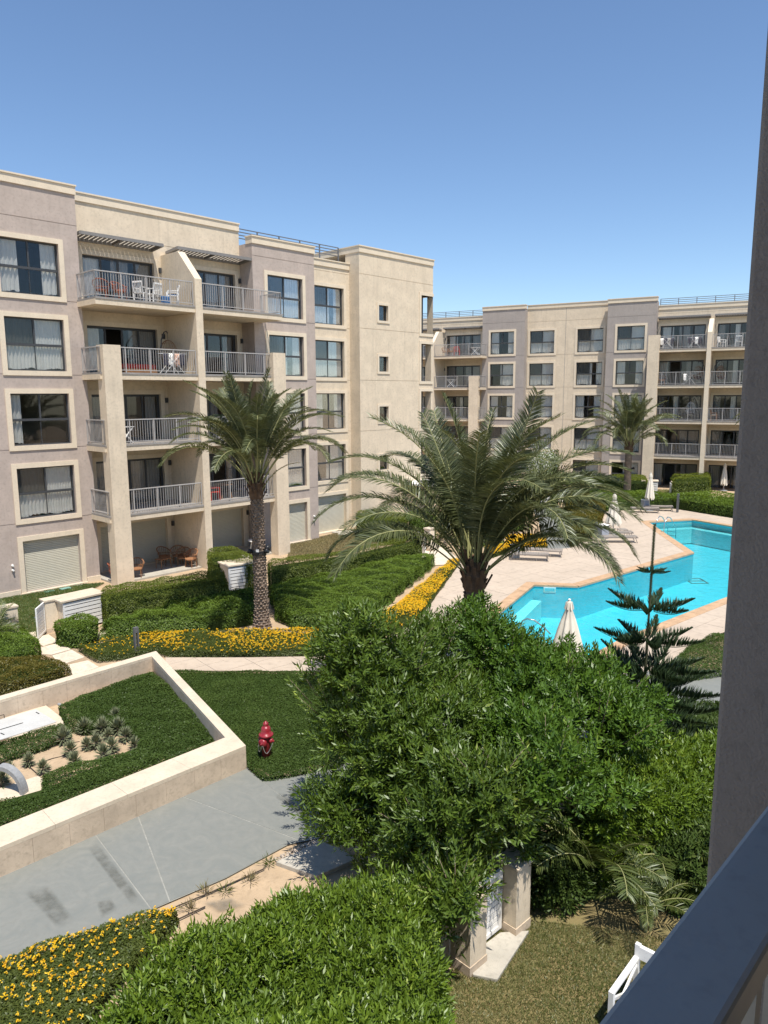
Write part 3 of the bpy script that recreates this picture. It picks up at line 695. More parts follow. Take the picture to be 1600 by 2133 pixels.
for i in range(n):
    a, b = POOL[i], POOL[(i + 1) % n]; A_, B_ = POOL_O[i], POOL_O[(i + 1) % n]
    k = max(1, int((b - a).length / .62)); e = .006 / max(.1, (b - a).length)
    for j in range(k):
        t0, t1 = j / k + e, (j + 1) / k - e
        inn = (b - a).normalized(); nn = Vector((inn.y, -inn.x)) * -.03
        MB().prism([a.lerp(b, t0) + nn, a.lerp(b, t1) + nn, A_.lerp(B_, t1), A_.lerp(B_, t0)], -.045, .034 + random.uniform(-.002, .002)).build('coping_stone', MAT['coping'], pool)
wm = bpy.data.materials.new('water'); wm.use_nodes = True; t = wm.node_tree; N = t.nodes; L = t.links; N.clear()
fr = N.new('ShaderNodeFresnel'); fr.inputs['IOR'].default_value = 1.33
tr = N.new('ShaderNodeBsdfTransparent'); tr.inputs[0].default_value = (0.62, 0.95, 0.97, 1)
gl = N.new('ShaderNodeBsdfGlossy'); gl.inputs['Roughness'].default_value = 0.04
geo = N.new('ShaderNodeNewGeometry'); mp = N.new('ShaderNodeMapping'); mp.inputs['Scale'].default_value = (1, 1, 1); L.new(geo.outputs['Position'], mp.inputs[0])
n1 = N.new('ShaderNodeTexNoise'); n1.inputs['Scale'].default_value = 2.4; n1.inputs['Detail'].default_value = 3; n1.inputs['Distortion'].default_value = 1.0; L.new(mp.outputs[0], n1.inputs[0])
bp = N.new('ShaderNodeBump'); bp.inputs['Strength'].default_value = .5; bp.inputs['Distance'].default_value = .06; L.new(n1.outputs[0], bp.inputs['Height'])
L.new(bp.outputs[0], gl.inputs['Normal']); L.new(bp.outputs[0], fr.inputs['Normal'])
mx = N.new('ShaderNodeMixShader'); L.new(fr.outputs[0], mx.inputs[0]); L.new(tr.outputs[0], mx.inputs[1]); L.new(gl.outputs[0], mx.inputs[2])
o_ = N.new('ShaderNodeOutputMaterial'); L.new(mx.outputs[0], o_.inputs[0]); MAT['water'] = wm
sheet('pool_water', offset_poly(POOL, .004), -.10, 'water')

# pool terrace of pale stone tiles, with its arm towards the planter
DECK = ccw(GP([(345, 1398), (345, 1371), (520, 1371), (690, 1368), (770, 1345), (868, 1300), (960, 1173), (1012, 1168), (1065, 1150), (1140, 1146), (1190, 1142), (1245, 1115), (1262, 1066), (1330, 1062), (1400, 1060), (1535, 1080), (1700, 1096), (1760, 1230), (1522, 1312), (1440, 1345), (1380, 1395), (1200, 1420), (1000, 1425), (800, 1412), (660, 1399)]))
terrace = sheet('pool_terrace', DECK, -.004, 'slab_edge', [offset_poly(POOL, .3)])
tiles(terrace, 'paving_tile', DECK, [POOL_O], math.atan2(.643, .766), 1.2, .8, .012, .024, .02, 'deck')
# grey concrete path in front of the planter, poured in fields
path = tag(sheet('path', GP([(-420, 1995), (0, 1815), (512, 1597), (545, 1627), (640, 1613), (900, 1500), (1300, 1400), (1540, 1395), (1540, 1490), (1300, 1560), (1000, 1680), (720, 1735), (600, 1760), (470, 1830), (330, 1890), (120, 1985), (0, 2030), (-420, 2240)]), .007, 'joint_white'), kind='structure')
def field(px, gap=.012, z=.012, m='concrete_path', nm='concrete_field'):
    MB().prism([Vector(q) for q in offset_poly(GP(px), -gap)], -.03, z).build(nm, MAT[m], path)
field([(-420, 1995), (0, 1815), (192, 1757 - 26), (316, 1896), (120, 1985), (0, 2030), (-420, 2240)])
field([(192, 1731), (285, 1694), (354, 1879), (316, 1896)])
field([(285, 1694), (373, 1657), (625, 1752), (600, 1760), (470, 1830), (354, 1879)])
field([(373, 1657), (512, 1597), (539, 1622), (689, 1740), (625, 1752)])
field([(539, 1622), (545, 1627), (640, 1613), (900, 1500), (1000, 1680), (720, 1735), (689, 1740)])
field([(900, 1500), (1300, 1400), (1300, 1560), (1000, 1680)]); field([(1300, 1400), (1540, 1395), (1540, 1490), (1300, 1560)])
cp = lambda L_: [(x * .475, 1600 + y * .475) for x, y in L_]
for si, q in enumerate(([(95, 540), (215, 510), (335, 670), (255, 710)], [(420, 585), (490, 570), (520, 620), (440, 665)], [(375, 345), (425, 320), (645, 605), (575, 605)], [(1195, 120), (1240, 105), (1410, 245), (1375, 260)], [(880, 590), (1010, 560), (1090, 600), (960, 640)])):
    me = bpy.data.meshes.new('stain'); P_ = GP(cp(q), .0155); me.from_pydata([(v.x, v.y, .0155 + .0008 * si) for v in P_], [], [(0, 1, 2, 3)]); uv = me.uv_layers.new(); 
    for li, c_ in enumerate(((0, 0), (1, 0), (1, 1), (0, 1))): uv.data[li].uv = c_
    me.materials.append(MAT['damp']); link('stain', me, path)
MB().prism(GP([(575, 1800), (668, 1757), (715, 1775), (740, 1795), (660, 1830)]), -.05, .05).build('paving_slab', MAT['concrete_pale'], path, bevel=.01)
gb = MB()
P0, P1, P2, P3 = G(560, 1793), G(650, 1752), G(720, 1738), G(640, 1790)
for i in range(420):
    u, v = random.random(), random.random(); p = (P0.lerp(P1, u)).lerp(P3.lerp(P2, u), v); r = random.uniform(.012, .03)
    gb.lathe([(r * .5, 0), (r, r * .5), (r * .6, r)], 5, (p.x, p.y, -.01))
tag(gb.build('gravel', MAT['gravel']), 'pale gravel strip along the grey concrete path', 'gravel', kind='stuff')
far_path = tag(sheet('path', GP([(1140, 1148), (1190, 1143), (1180, 1075), (1150, 1040), (1095, 1040), (1120, 1080)]), .0, 'concrete_path'), kind='structure')
gate_path = tag(sheet('path', GP([(868, 1180), (962, 1174), (935, 1145), (905, 1128), (880, 1135)]), .004, 'travertine'), kind='structure')

# low stone wall of the planter
ZT = .56
pc = [G(0, 1449.5, ZT).xy, G(325, 1356, ZT).xy, G(512, 1553, ZT).xy, G(0, 1765, ZT).xy]
pi_ = [G(0, 1458.5, ZT).xy, G(316, 1367, ZT).xy, G(469, 1536, ZT).xy, G(0, 1722, ZT).xy]
ext = lambda a, b, d: a + (a - b).normalized() * d
pc[0] = ext(pc[0], pc[1], 6); pi_[0] = ext(pi_[0], pi_[1], 6); pc[3] = ext(pc[3], pc[2], 6); pi_[3] = ext(pi_[3], pi_[2], 6)
planter = empty('planter_wall', (pc[2].x, pc[2].y, 0), 0, 'low cream stone planter wall beside the grey concrete path', 'wall')
inv = Matrix.Translation((-pc[2].x, -pc[2].y, 0))
def sub(v): return (v[0] - pc[2].x, v[1] - pc[2].y)
for i in range(3):
    a, b, A_, B_ = pc[i], pc[i + 1], pi_[i], pi_[i + 1]; Ln = (b - a).length
    cc = [a.lerp(A_, .04), b.lerp(B_, .04), b.lerp(B_, .96), a.lerp(A_, .96)]
    MB().prism([sub(q) for q in cc], -.2, .50).build('wall_core', MAT['stone_face'], planter)
    for nm, stp, z0, z1, m, ex in (('stone_block', .62, -.12, ZT - .082, 'stone_face', 0), ('cap_stone', 1.25, ZT - .078, ZT, 'stone_cap', .012)):
        k = max(1, int(Ln / stp)); e = .0025 / Ln
        for j in range(k):
            t0, t1 = (j / k + (e if j else 0)), ((j + 1) / k - (e if j < k - 1 else 0))
            q = [a.lerp(b, t0), a.lerp(b, t1), A_.lerp(B_, t1), A_.lerp(B_, t0)]
            MB().prism([sub(v) for v in q], z0, z1 + random.uniform(-.0015, .0015)).build(nm, MAT[m], planter)

# stepping slabs of the garden path on the left
steps = tag(sheet('garden_path', GP([(70, 1325), (118, 1318), (215, 1400), (150, 1412), (90, 1365)]), -.01, 'soil'), kind='structure')
cz = lambda L_: [(x * .1875, 1150 + y * .1875) for x, y in L_]
for q in ([(340, 960), (540, 915), (650, 990), (480, 1045)], [(450, 1060), (660, 1010), (790, 1080), (570, 1140), (460, 1130)], [(580, 1150), (800, 1085), (940, 1165), (660, 1255)], [(665, 1270), (980, 1200), (1100, 1275), (790, 1370)], [(205, 920), (395, 880), (400, 930), (215, 965)], [(1010, 905), (1160, 875), (1200, 935), (1080, 970)]):
    MB().prism([Vector(v) for v in GP(cz(q), .03)], -.04, .035 + random.uniform(-.004, .004)).build('stepping_slab', MAT['travertine'], steps, bevel=.008)
# ------------------------------------------------------------------ foliage
def unit(a): return a / np.maximum(1e-9, np.linalg.norm(a, axis=1, keepdims=True))
def wav(P, sc_, seed, k=10):
    """smooth pseudo noise in -1..1 from summed sines"""
    r = np.random.default_rng(seed); D = r.normal(size=(k, 3)) * sc_; ph = r.uniform(0, 6.28, k)
    return np.sin(P @ D.T + ph).sum(1) / math.sqrt(k) / 1.2
def mesh_np(name, V, Q, rnd, mats, midx=None):
    me = bpy.data.meshes.new(name); nv, nf = len(V), len(Q); k = Q.shape[1]
    me.vertices.add(nv); me.vertices.foreach_set('co', V.astype(np.float32).ravel())
    me.loops.add(nf * k); me.loops.foreach_set('vertex_index', Q.astype(np.int32).ravel())
    me.polygons.add(nf); me.polygons.foreach_set('loop_start', np.arange(0, nf * k, k, dtype=np.int32)); 
    if midx is not None: me.polygons.foreach_set('material_index', midx.astype(np.int32))
    me.update(calc_edges=True)
    a = me.attributes.new('rnd', 'FLOAT', 'FACE'); a.data.foreach_set('value', np.clip(rnd, 0, 1).astype(np.float32))
    for m in (mats if isinstance(mats, list) else [mats]): me.materials.append(m)
    return me
def leaf_arrays(P, T, B, Ln, Wd, fold=0.25, bend=0.15):
    """one folded, bent blade per point: 4 corners"""
    n = len(P); Nn = unit(np.cross(T, B)); Ln = np.broadcast_to(np.asarray(Ln, float), (n,))[:, None]; Wd = np.broadcast_to(np.asarray(Wd, float), (n,))[:, None]
    mid = P + T * Ln * .45
    V = np.empty((n, 4, 3)); V[:, 0] = P; V[:, 1] = mid + B * Wd * .5 + Nn * Wd * fold; V[:, 2] = P + T * Ln - Nn * Ln * bend; V[:, 3] = mid - B * Wd * .5 + Nn * Wd * fold
    return V.reshape(-1, 3), np.arange(n * 4).reshape(n, 4)
def leaves(P, Nr, Ln, Wd, spread=1.0, up=0.0):
    n = len(P); Nn = unit(Nr + np.array([0, 0, up]) + rng.normal(size=(n, 3)) * .55 * spread); T = unit(unit(np.cross(Nn, rng.normal(size=(n, 3)))) + Nr * .35); B = unit(np.cross(Nn, T))
    return leaf_arrays(P, T, B, Ln * rng.uniform(.7, 1.25, n), Wd * rng.uniform(.75, 1.2, n))
def shoots(P, A, nl, ln, lf, wd, open_=1.25):
    """leafy shoot tips: nl lance leaves spiralling along each twig"""
    n = len(P); A = unit(A); R = rng.normal(size=(n, 3)); U = unit(np.cross(A, R)); S = np.cross(A, U)
    t = (np.arange(nl) + .5) / nl; ph = np.arange(nl) * 2.4
    Pp = P[:, None] + A[:, None] * (t[None, :, None] * ln * rng.uniform(.7, 1.3, n)[:, None, None])
    ang = ph[None] + rng.uniform(0, 6.28, n)[:, None] + rng.normal(size=(n, nl)) * .3
    rad = U[:, None] * np.cos(ang)[..., None] + S[:, None] * np.sin(ang)[..., None]
    op = open_ * (1.25 - .75 * t)[None, :, None] + rng.normal(size=(n, nl, 1)) * .12
    T = unit((A[:, None] * (1.15 - .55 * op) + rad * op).reshape(-1, 3)); B = unit(np.cross(T, (A[:, None] + 0 * rad).reshape(-1, 3) + rng.normal(size=(n * nl, 3)) * .25))
    L_ = lf * rng.uniform(.7, 1.2, n * nl)
    return leaf_arrays(Pp.reshape(-1, 3), T, B, L_, L_ * wd, .2, .18)

def in_poly(x, y, poly):
    c = np.zeros(len(x), bool); n = len(poly)
    for i in range(n):
        x0, y0 = poly[i][0], poly[i][1]; x1, y1 = poly[(i + 1) % n][0], poly[(i + 1) % n][1]
        k = ((y0 > y) != (y1 > y)); 
        with np.errstate(divide='ignore', invalid='ignore'): c ^= k & (x < (x1 - x0) * (y - y0) / (y1 - y0 + 1e-12) + x0)
    return c
def edge_dist(x, y, poly):
    d = np.full(len(x), 1e9); n = len(poly)
    for i in range(n):
        ax, ay = poly[i][0], poly[i][1]; bx, by = poly[(i + 1) % n][0], poly[(i + 1) % n][1]; L2 = (bx - ax) ** 2 + (by - ay) ** 2 + 1e-9
        t = np.clip(((x - ax) * (bx - ax) + (y - ay) * (by - ay)) / L2, 0, 1); d = np.minimum(d, np.hypot(x - ax - t * (bx - ax), y - ay - t * (by - ay)))
    return d
def poly_area(p): return abs(area2(p)) / 2
def sample_poly(poly, n):
    xs = [p[0] for p in poly]; ys = [p[1] for p in poly]; X = np.empty(0); Y = np.empty(0)
    while len(X) < n:
        x = rng.uniform(min(xs), max(xs), n * 2); y = rng.uniform(min(ys), max(ys), n * 2); k = in_poly(x, y, poly); X = np.append(X, x[k]); Y = np.append(Y, y[k])
    return X[:n], Y[:n]
def hedge_points(poly, h, dens, z0=0.0, lump=.12, lsc=2.0, edge=.35, seed=1, side=1.0, deep=False):
    """points and outward normals on a lumpy hedge body over a footprint"""
    poly = ccw(poly); A = poly_area(poly); per = sum((Vector(poly[i]) - Vector(poly[i - 1])).length for i in range(len(poly)))
    n1 = int(A * dens) + 10; n2 = int(per * h * dens * side) + 4
    x, y = sample_poly(poly, n1); d = edge_dist(x, y, poly); q = np.clip(d / edge, 0, 1)
    z = h * (.72 + .28 * np.sqrt(1 - (1 - q) ** 2)); P1 = np.stack([x, y, z], 1); N1 = np.tile([0, 0, 1.0], (n1, 1))
    S = []; Ns = []
    for i in range(len(poly)):
        a, b = np.array(poly[i - 1][:2]), np.array(poly[i][:2]); L_ = np.linalg.norm(b - a); m = max(1, int(n2 * L_ / per)); t = rng.uniform(0, 1, m); e = (b - a) / max(L_, 1e-6)
        p = a + (b - a) * t[:, None]; zz = h * .86 * rng.uniform(0.0, 1, m) ** .8; nn = np.array([e[1], -e[0]])
        p = p - nn * (.02 + .10 * (zz / h)[:, None] ** 3); S.append(np.concatenate([p, zz[:, None]], 1)); Ns.append(np.tile([nn[0], nn[1], .25], (m, 1)))
    P = np.concatenate([P1] + S); N_ = unit(np.concatenate([N1] + Ns)); amp = wav(P * [1, 1, 1], lsc, seed) * lump + wav(P, lsc * 2.7, seed + 1) * lump * .45
    depth = rng.exponential(.05 if deep else .022, len(P)); P = P + N_ * (amp - depth)[:, None]; P[:, 2] = np.maximum(P[:, 2], .01) + z0
    return P, N_, amp / max(lump, 1e-6)
def core(poly, h, parent, z0=0.0, inset=.14, name='core_filler', m='hedge_core'):  # solid dark body added inside the leaves to block light and view
    p = offset_poly(poly, -inset); MB().prism([tuple(v) for v in p], z0 - .02, z0 + max(.03, h * .80 - .05)).build(name, MAT[m], parent)
def hedge(name, poly, h, dens, leaf, wd, m, label, cat, group=None, style='leaf', lump=.10, lsc=2.2, seed=1, z0=0.0, edge=.3, nl=12, side=1.0, kind=None, inset=.14, extra=None, up=.3):
    c = sum((Vector(p) for p in poly), Vector((0, 0))) / len(poly)
    P, Nr, am = hedge_points(poly, h, dens, z0, lump, lsc, edge, seed, side, style != 'leaf')
    if style == 'leaf': V, Q = leaves(P, Nr, leaf, wd * leaf, .72, up); r = rng.uniform(0, .8, len(P)) + am * .12
    else: V, Q = shoots(P, Nr * .8 + rng.normal(size=Nr.shape) * .45 + [0, 0, .55], nl, leaf * 2.0, leaf, wd); r = np.repeat(rng.uniform(0, .35, len(P)) + am * .12, nl) + rng.uniform(0, .5, len(P) * nl)
    if style != 'leaf':                                           # longer loose shoots above the clipped surface
        k = rng.uniform(size=len(P)) < .05; k &= (Nr[:, 2] > .5); V2, Q2 = shoots(P[k], Nr[k] * .6 + rng.normal(size=(k.sum(), 3)) * .35 + [0, 0, .6], 22, leaf * 4.2, leaf * 1.1, wd, 1.05); Q = np.concatenate([Q, Q2 + len(V)]); V = np.concatenate([V, V2]); r = np.concatenate([r, rng.uniform(.3, 1, k.sum() * 22)])
    if kind == 'stuff':
        o = link(name, mesh_np(name, V, Q, r, MAT[m])); tag(o, label, cat, group, 'stuff'); root = o
    else:
        root = empty(name, (c.x, c.y, z0), 0, label, cat, group); o = link('foliage', mesh_np('foliage', V - np.array([c.x, c.y, z0]), Q, r, MAT[m]), root)
        core([v - c for v in map(Vector, poly)], h, root, 0.0, inset)
    return root
def flowers(parent, poly, h, dens, size, seed, z0=0.0, m='petal', loc=(0, 0), lump=.05, name='blossom', patch=0.0):
    n = int(poly_area(poly) * dens); x, y = sample_poly(poly, n); P = np.stack([x, y, np.full(n, h)], 1)
    if patch:
        k = rng.uniform(size=n) < np.clip(.55 + .55 * wav(P, 1.6, seed + 5) - patch * .5, .08, 1); P = P[k]; n = len(P)
    d = edge_dist(P[:, 0], P[:, 1], poly); P[:, 2] = z0 + h * (.75 + .25 * np.clip(d / .25, 0, 1)) + wav(P, 2.2, seed) * lump + rng.uniform(0, .05, n)
    cl = np.repeat(P, 5, 0) + rng.normal(size=(n * 5, 3)) * size * .35; V, Q = leaves(cl, np.tile([0, -.25, 1.0], (n * 5, 1)), size, size * .9, .45)
    r = np.repeat(rng.uniform(0, .9, n), 5) + rng.uniform(-.1, .1, n * 5)
    return link(name, mesh_np(name, V - np.array([loc[0], loc[1], 0]), Q, r, MAT[m]), parent)

Z1 = lambda px, z: GP(px, z)
# clipped hedges in front of the left block
hedge('clipped_hedge', Z1([(208, 1220), (466, 1181), (476, 1204), (222, 1244)], 1.35), 1.35, 1500, .055, .5, 'leaf_hedge', 'long clipped green hedge between the two slatted white housings', 'hedge', lump=.05, lsc=3, seed=3)
hedge('clipped_hedge', Z1([(557, 1164), (724, 1141), (876, 1109), (879, 1120), (728, 1155), (558, 1181)], 1.3), 1.3, 1100, .055, .5, 'leaf_hedge', 'long clipped hedge behind the trunk of the middle palm', 'hedge', lump=.05, lsc=3, seed=4)
hedge('clipped_hedge', Z1([(742, 1064), (800, 1058), (850, 1072), (842, 1088), (745, 1080)], 1.3), 1.3, 700, .07, .5, 'leaf_hedge', 'clipped hedge block at the end of the left building', 'hedge', lump=.05, lsc=3, seed=5)
hedge('clipped_hedge', Z1([(430, 1139), (478, 1133), (530, 1150), (528, 1168), (432, 1162)], 1.3), 1.3, 1100, .055, .5, 'leaf_hedge', 'short clipped hedge in front of the white round table', 'hedge', lump=.05, lsc=3, seed=6)
# loose shrub masses
hedge('shrub_bed', GP([(236, 1334), (330, 1332), (420, 1322), (535, 1302)]) + Z1([(535, 1216), (400, 1232), (260, 1268), (205, 1290)], .72), .76, 1250, .065, .42, 'leaf_shrub', 'loose dark green shrub mass left of the middle palm trunk', 'shrub', lump=.14, lsc=2.6, seed=7, edge=.5)
hedge('shrub_bed', GP([(575, 1292), (612, 1313), (690, 1316), (755, 1307), (830, 1243), (905, 1180)]) + Z1([(905, 1151), (820, 1158), (700, 1187), (563, 1214)], .62), .66, 1100, .065, .42, 'leaf_shrub', 'broad bright green shrub mass right of the middle palm trunk', 'shrub', lump=.09, lsc=2.8, seed=8, edge=.5)
def disc(c, r, n=12, sy=1.0): return [Vector((c[0] + r * math.cos(2 * math.pi * i / n), c[1] + r * sy * math.sin(2 * math.pi * i / n))) for i in range(n)]
hedge('round_shrub', disc(G(162, 1338), .72), .85, 1300, .07, .42, 'leaf_shrub', 'small rounded green shrub beside the open white gate', 'shrub', lump=.1, lsc=2.5, seed=9, edge=.6, inset=.2)
hedge('low_shrub', GP([(-90, 1400), (-90, 1352), (0, 1345), (50, 1338), (84, 1362), (70, 1388), (0, 1402)]), .62, 1300, .06, .42, 'leaf_shrub', 'dark green low shrub left of the stepping slabs', 'shrub', lump=.1, seed=10, edge=.5)
hedge('low_shrub', GP([(-110, 1470), (-90, 1408), (0, 1402), (70, 1390), (120, 1400), (150, 1420), (40, 1452)]), .55, 1500, .055, .42, 'leaf_olive', 'olive yellow low shrub behind the planter wall', 'shrub', lump=.1, seed=11, edge=.5)
# ground cover (nobody could count it)
hedge('ground_cover', GP([(122, 1478), (170, 1452), (240, 1428), (318, 1402), (461, 1540), (300, 1612), (0, 1724), (-160, 1790), (-160, 1715), (20, 1670), (88, 1655), (86, 1622), (130, 1606), (190, 1592), (285, 1562), (292, 1542), (250, 1520), (170, 1522), (143, 1512)], .15), .26, 3300, .042, .55, 'leaf_cover', 'dark green ground cover filling the stone planter', 'ground cover', lump=.05, lsc=2.2, seed=12, edge=.25, kind='stuff', up=.6)
hedge('ground_cover', GP([(-90, 1578), (0, 1545), (128, 1514), (150, 1527), (100, 1556), (0, 1586), (-90, 1612)], .1), .2, 3000, .042, .55, 'leaf_cover', 'narrow dark ground cover strip below the white hatch', 'ground cover', lump=.05, lsc=2.2, seed=13, edge=.2, kind='stuff')
hedge('ground_cover', GP([(352, 1399), (440, 1404), (540, 1402), (660, 1402), (730, 1425), (780, 1500), (720, 1590), (637, 1612), (570, 1624), (547, 1625), (517, 1602), (507, 1575), (440, 1495)], .05), .15, 3300, .042, .5, 'leaf_cover', 'dark green ground cover lawn around the red hydrant', 'ground cover', lump=.03, lsc=2.2, seed=14, edge=.15, kind='stuff', up=.9)
hedge('ground_cover', GP([(1360, 1420), (1440, 1347), (1525, 1313), (1580, 1310), (1580, 1395), (1440, 1412)], .1), .25, 2200, .05, .5, 'leaf_cover', 'dark green ground cover at the terrace edge beside the column', 'ground cover', lump=.06, lsc=2.2, seed=15, edge=.2, kind='stuff')
for nm, px, h, z in (('soil', [(100, 1478), (330, 1395), (470, 1540), (0, 1730), (-160, 1790), (-160, 1560)], 0, .02),):
    sheet('planter_soil', GP(px), -.002, 'sand')
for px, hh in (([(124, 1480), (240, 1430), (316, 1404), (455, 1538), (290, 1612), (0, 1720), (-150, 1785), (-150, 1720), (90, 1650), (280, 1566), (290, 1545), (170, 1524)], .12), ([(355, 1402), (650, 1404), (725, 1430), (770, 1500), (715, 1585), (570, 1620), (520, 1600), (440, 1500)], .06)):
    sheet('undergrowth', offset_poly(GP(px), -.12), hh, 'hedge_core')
# flower beds
def bed(poly, label, h, dens, fd, seed, size=.034, leaf=.04, patch=0.0):
    r = hedge('flower_bed', poly, h, dens, leaf, .5, 'leaf_bed', label, 'flower bed', 'yellow flower beds', lump=.05, seed=seed, edge=.2, up=.6)
    flowers(r, ccw(poly), h + .03, fd, size, seed, loc=r.location.xy, patch=patch); return r
bed(GP([(162, 1357), (240, 1340), (330, 1326), (420, 1324), (560, 1321), (690, 1327), (760, 1330), (700, 1367), (520, 1370), (350, 1370), (330, 1364), (290, 1372), (205, 1380)]), 'yellow flower bed running left from below the middle palm', .26, 2200, 190, 21, size=.028, patch=.1)
bed(GP([(765, 1314), (830, 1266), (938, 1174), (960, 1173), (868, 1300), (800, 1327), (770, 1338)]), 'dense yellow flower bed between the shrub mass and the pool terrace', .26, 1800, 330, 22, size=.030, patch=-.5)
bed(GP([(1008, 1168), (1012, 1148), (1052, 1146), (1055, 1126), (1135, 1126), (1140, 1146), (1065, 1151), (1012, 1169)]), 'small yellow flower bed behind the nearest loungers', .3, 700, 200, 23, size=.05, leaf=.06)
b3 = bed(GP([(-110, 2080), (0, 2030), (120, 1987), (235, 1950), (322, 1927), (372, 1925), (330, 1985), (270, 2045), (205, 2120), (150, 2240), (-110, 2300)]), 'yellow flower bed at the bottom left edge of the path', .30, 4200, 210, 24, size=.024, patch=.1, leaf=.045)
# lawns
def lawn(name, px, dens, bl, m, soil, label, z=.0):
    P_ = GP(px); sheet(name + '_ground', P_, z - .006, soil)
    n = int(poly_area(P_) * dens); x, y = sample_poly(ccw(P_), n); P = np.stack([x, y, np.full(n, z - .004)], 1)
    T = unit(rng.normal(size=(n, 3)) * [.5, .5, .15] + [0, 0, .8]); B = unit(np.cross(T, rng.normal(size=(n, 3)))); L_ = bl * rng.uniform(.5, 1.3, n)
    V, Q = leaf_arrays(P, T, B, L_, np.full(n, bl * .16), .1, .35)
    tag(link(name, mesh_np(name, V, Q, rng.uniform(0, .6, n) + wav(P, 2.0, 5) * .28 + .2, MAT[m])), label, 'grass', kind='stuff')
lawn('lawn', [(-60, 1345), (-60, 1246), (45, 1240), (172, 1217), (218, 1214), (125, 1262), (105, 1300), (75, 1328), (36, 1338)], 2600, .07, 'leaf_lawn', 'lawn_soil', 'green lawn behind the open white gate')
lawn('lawn', [(598, 1168), (603, 1134), (735, 1102), (800, 1100), (838, 1116), (724, 1154)], 900, .08, 'leaf_drygrass', 'lawn_soil', 'dry lawn in front of the right bay of the left block')
lawn('lawn', [(1345, 1048), (1395, 1048), (1400, 1020), (1360, 1020)], 300, .10, 'leaf_lawn', 'lawn_soil', 'small lawn between the far hedges')
lawn('lawn', [(900, 2060), (985, 1985), (1042, 1937), (1130, 1920), (1260, 1935), (1420, 1960), (1560, 2060), (1560, 2300), (900, 2450)], 6000, .05, 'leaf_grass', 'lawn_soil', 'short dry lawn of the private garden below')
# far hedges by the pool
far1 = GP([(1262, 1067), (1330, 1062), (1400, 1060), (1535, 1082), (1700, 1100)]) + Z1([(1700, 1030), (1535, 1030), (1400, 1026), (1300, 1022), (1230, 1022)], .9)
hedge('far_hedge', far1, .95, 190, .13, .45, 'leaf_shrub', 'wide low hedge along the far end of the pool terrace', 'hedge', lump=.14, lsc=.9, seed=31, edge=.5)
hedge('far_hedge', Z1([(1236, 990), (1345, 988), (1350, 1000), (1240, 1004)], 1.35), 1.35, 260, .11, .45, 'leaf_hedge', 'clipped hedge behind the far palm trunk', 'hedge', lump=.07, seed=32)
hedge('far_hedge', Z1([(1400, 993), (1478, 984), (1482, 1000), (1402, 1003)], 1.35), 1.5, 260, .11, .45, 'leaf_hedge', 'clipped hedge by the open far patio door', 'hedge', lump=.09, seed=33)
hedge('far_hedge', GP([(1190, 1141), (1243, 1114), (1262, 1067), (1225, 1040), (1180, 1045), (1178, 1080)]), .7, 330, .10, .45, 'leaf_olive', 'olive green low hedge beside the middle umbrella', 'hedge', lump=.1, seed=34, edge=.4)
hedge('far_hedge', GP([(1095, 1042), (1135, 1044), (1175, 1044), (1235, 1038), (1235, 1016), (1095, 1016)]), .9, 190, .13, .45, 'leaf_shrub', 'low hedge in front of the long slatted fence', 'hedge', lump=.14, lsc=.9, seed=38, edge=.5)
hedge('garden_shrub', disc(G(880, 1120), 1.3), 1.6, 420, .09, .4, 'leaf_shrub', 'shaded shrub behind the crown of the nearest palm', 'shrub', lump=.2, seed=35, edge=.9, inset=.5)
hedge('garden_shrub', disc(G(990, 1130), 1.6), 2.0, 350, .09, .4, 'leaf_shrub', 'tall shrub between the palm crown and the grey far path', 'shrub', lump=.2, seed=36, edge=.9, inset=.5)
hedge('garden_shrub', disc(G(1060, 1100), 1.5), 1.7, 300, .09, .4, 'leaf_shrub', 'shrub behind the small yellow flower bed', 'shrub', lump=.2, seed=37, edge=.9, inset=.5)
# near boundary hedge at the bottom
nh = Z1([(190, 2140), (305, 2005), (430, 1918), (560, 1864), (680, 1818), (760, 1806), (850, 1802), (882, 1860), (896, 2000), (885, 2200), (560, 2560), (20, 2560)], 1.5)
hedge('boundary_hedge', nh, 1.38, 270, .10, .27, 'leaf_bush', 'bright leafy boundary hedge across the bottom of the picture', 'hedge', style='shoot', lump=.20, lsc=2.4, seed=41, edge=.8, nl=15, inset=.3, side=.9)
rh = [Vector(p) for p in ((3.5, 10.95), (4.6, 11.0), (6.2, 11.6), (8.6, 12.7), (8.2, 13.7), (5.5, 12.7), (4.2, 12.3), (3.4, 11.9))]
hedge('boundary_hedge', rh, 1.85, 240, .105, .27, 'leaf_bush', 'bright leafy boundary hedge right of the garden gate', 'hedge', style='shoot', lump=.16, lsc=1.6, seed=42, edge=.6, nl=15, inset=.3)

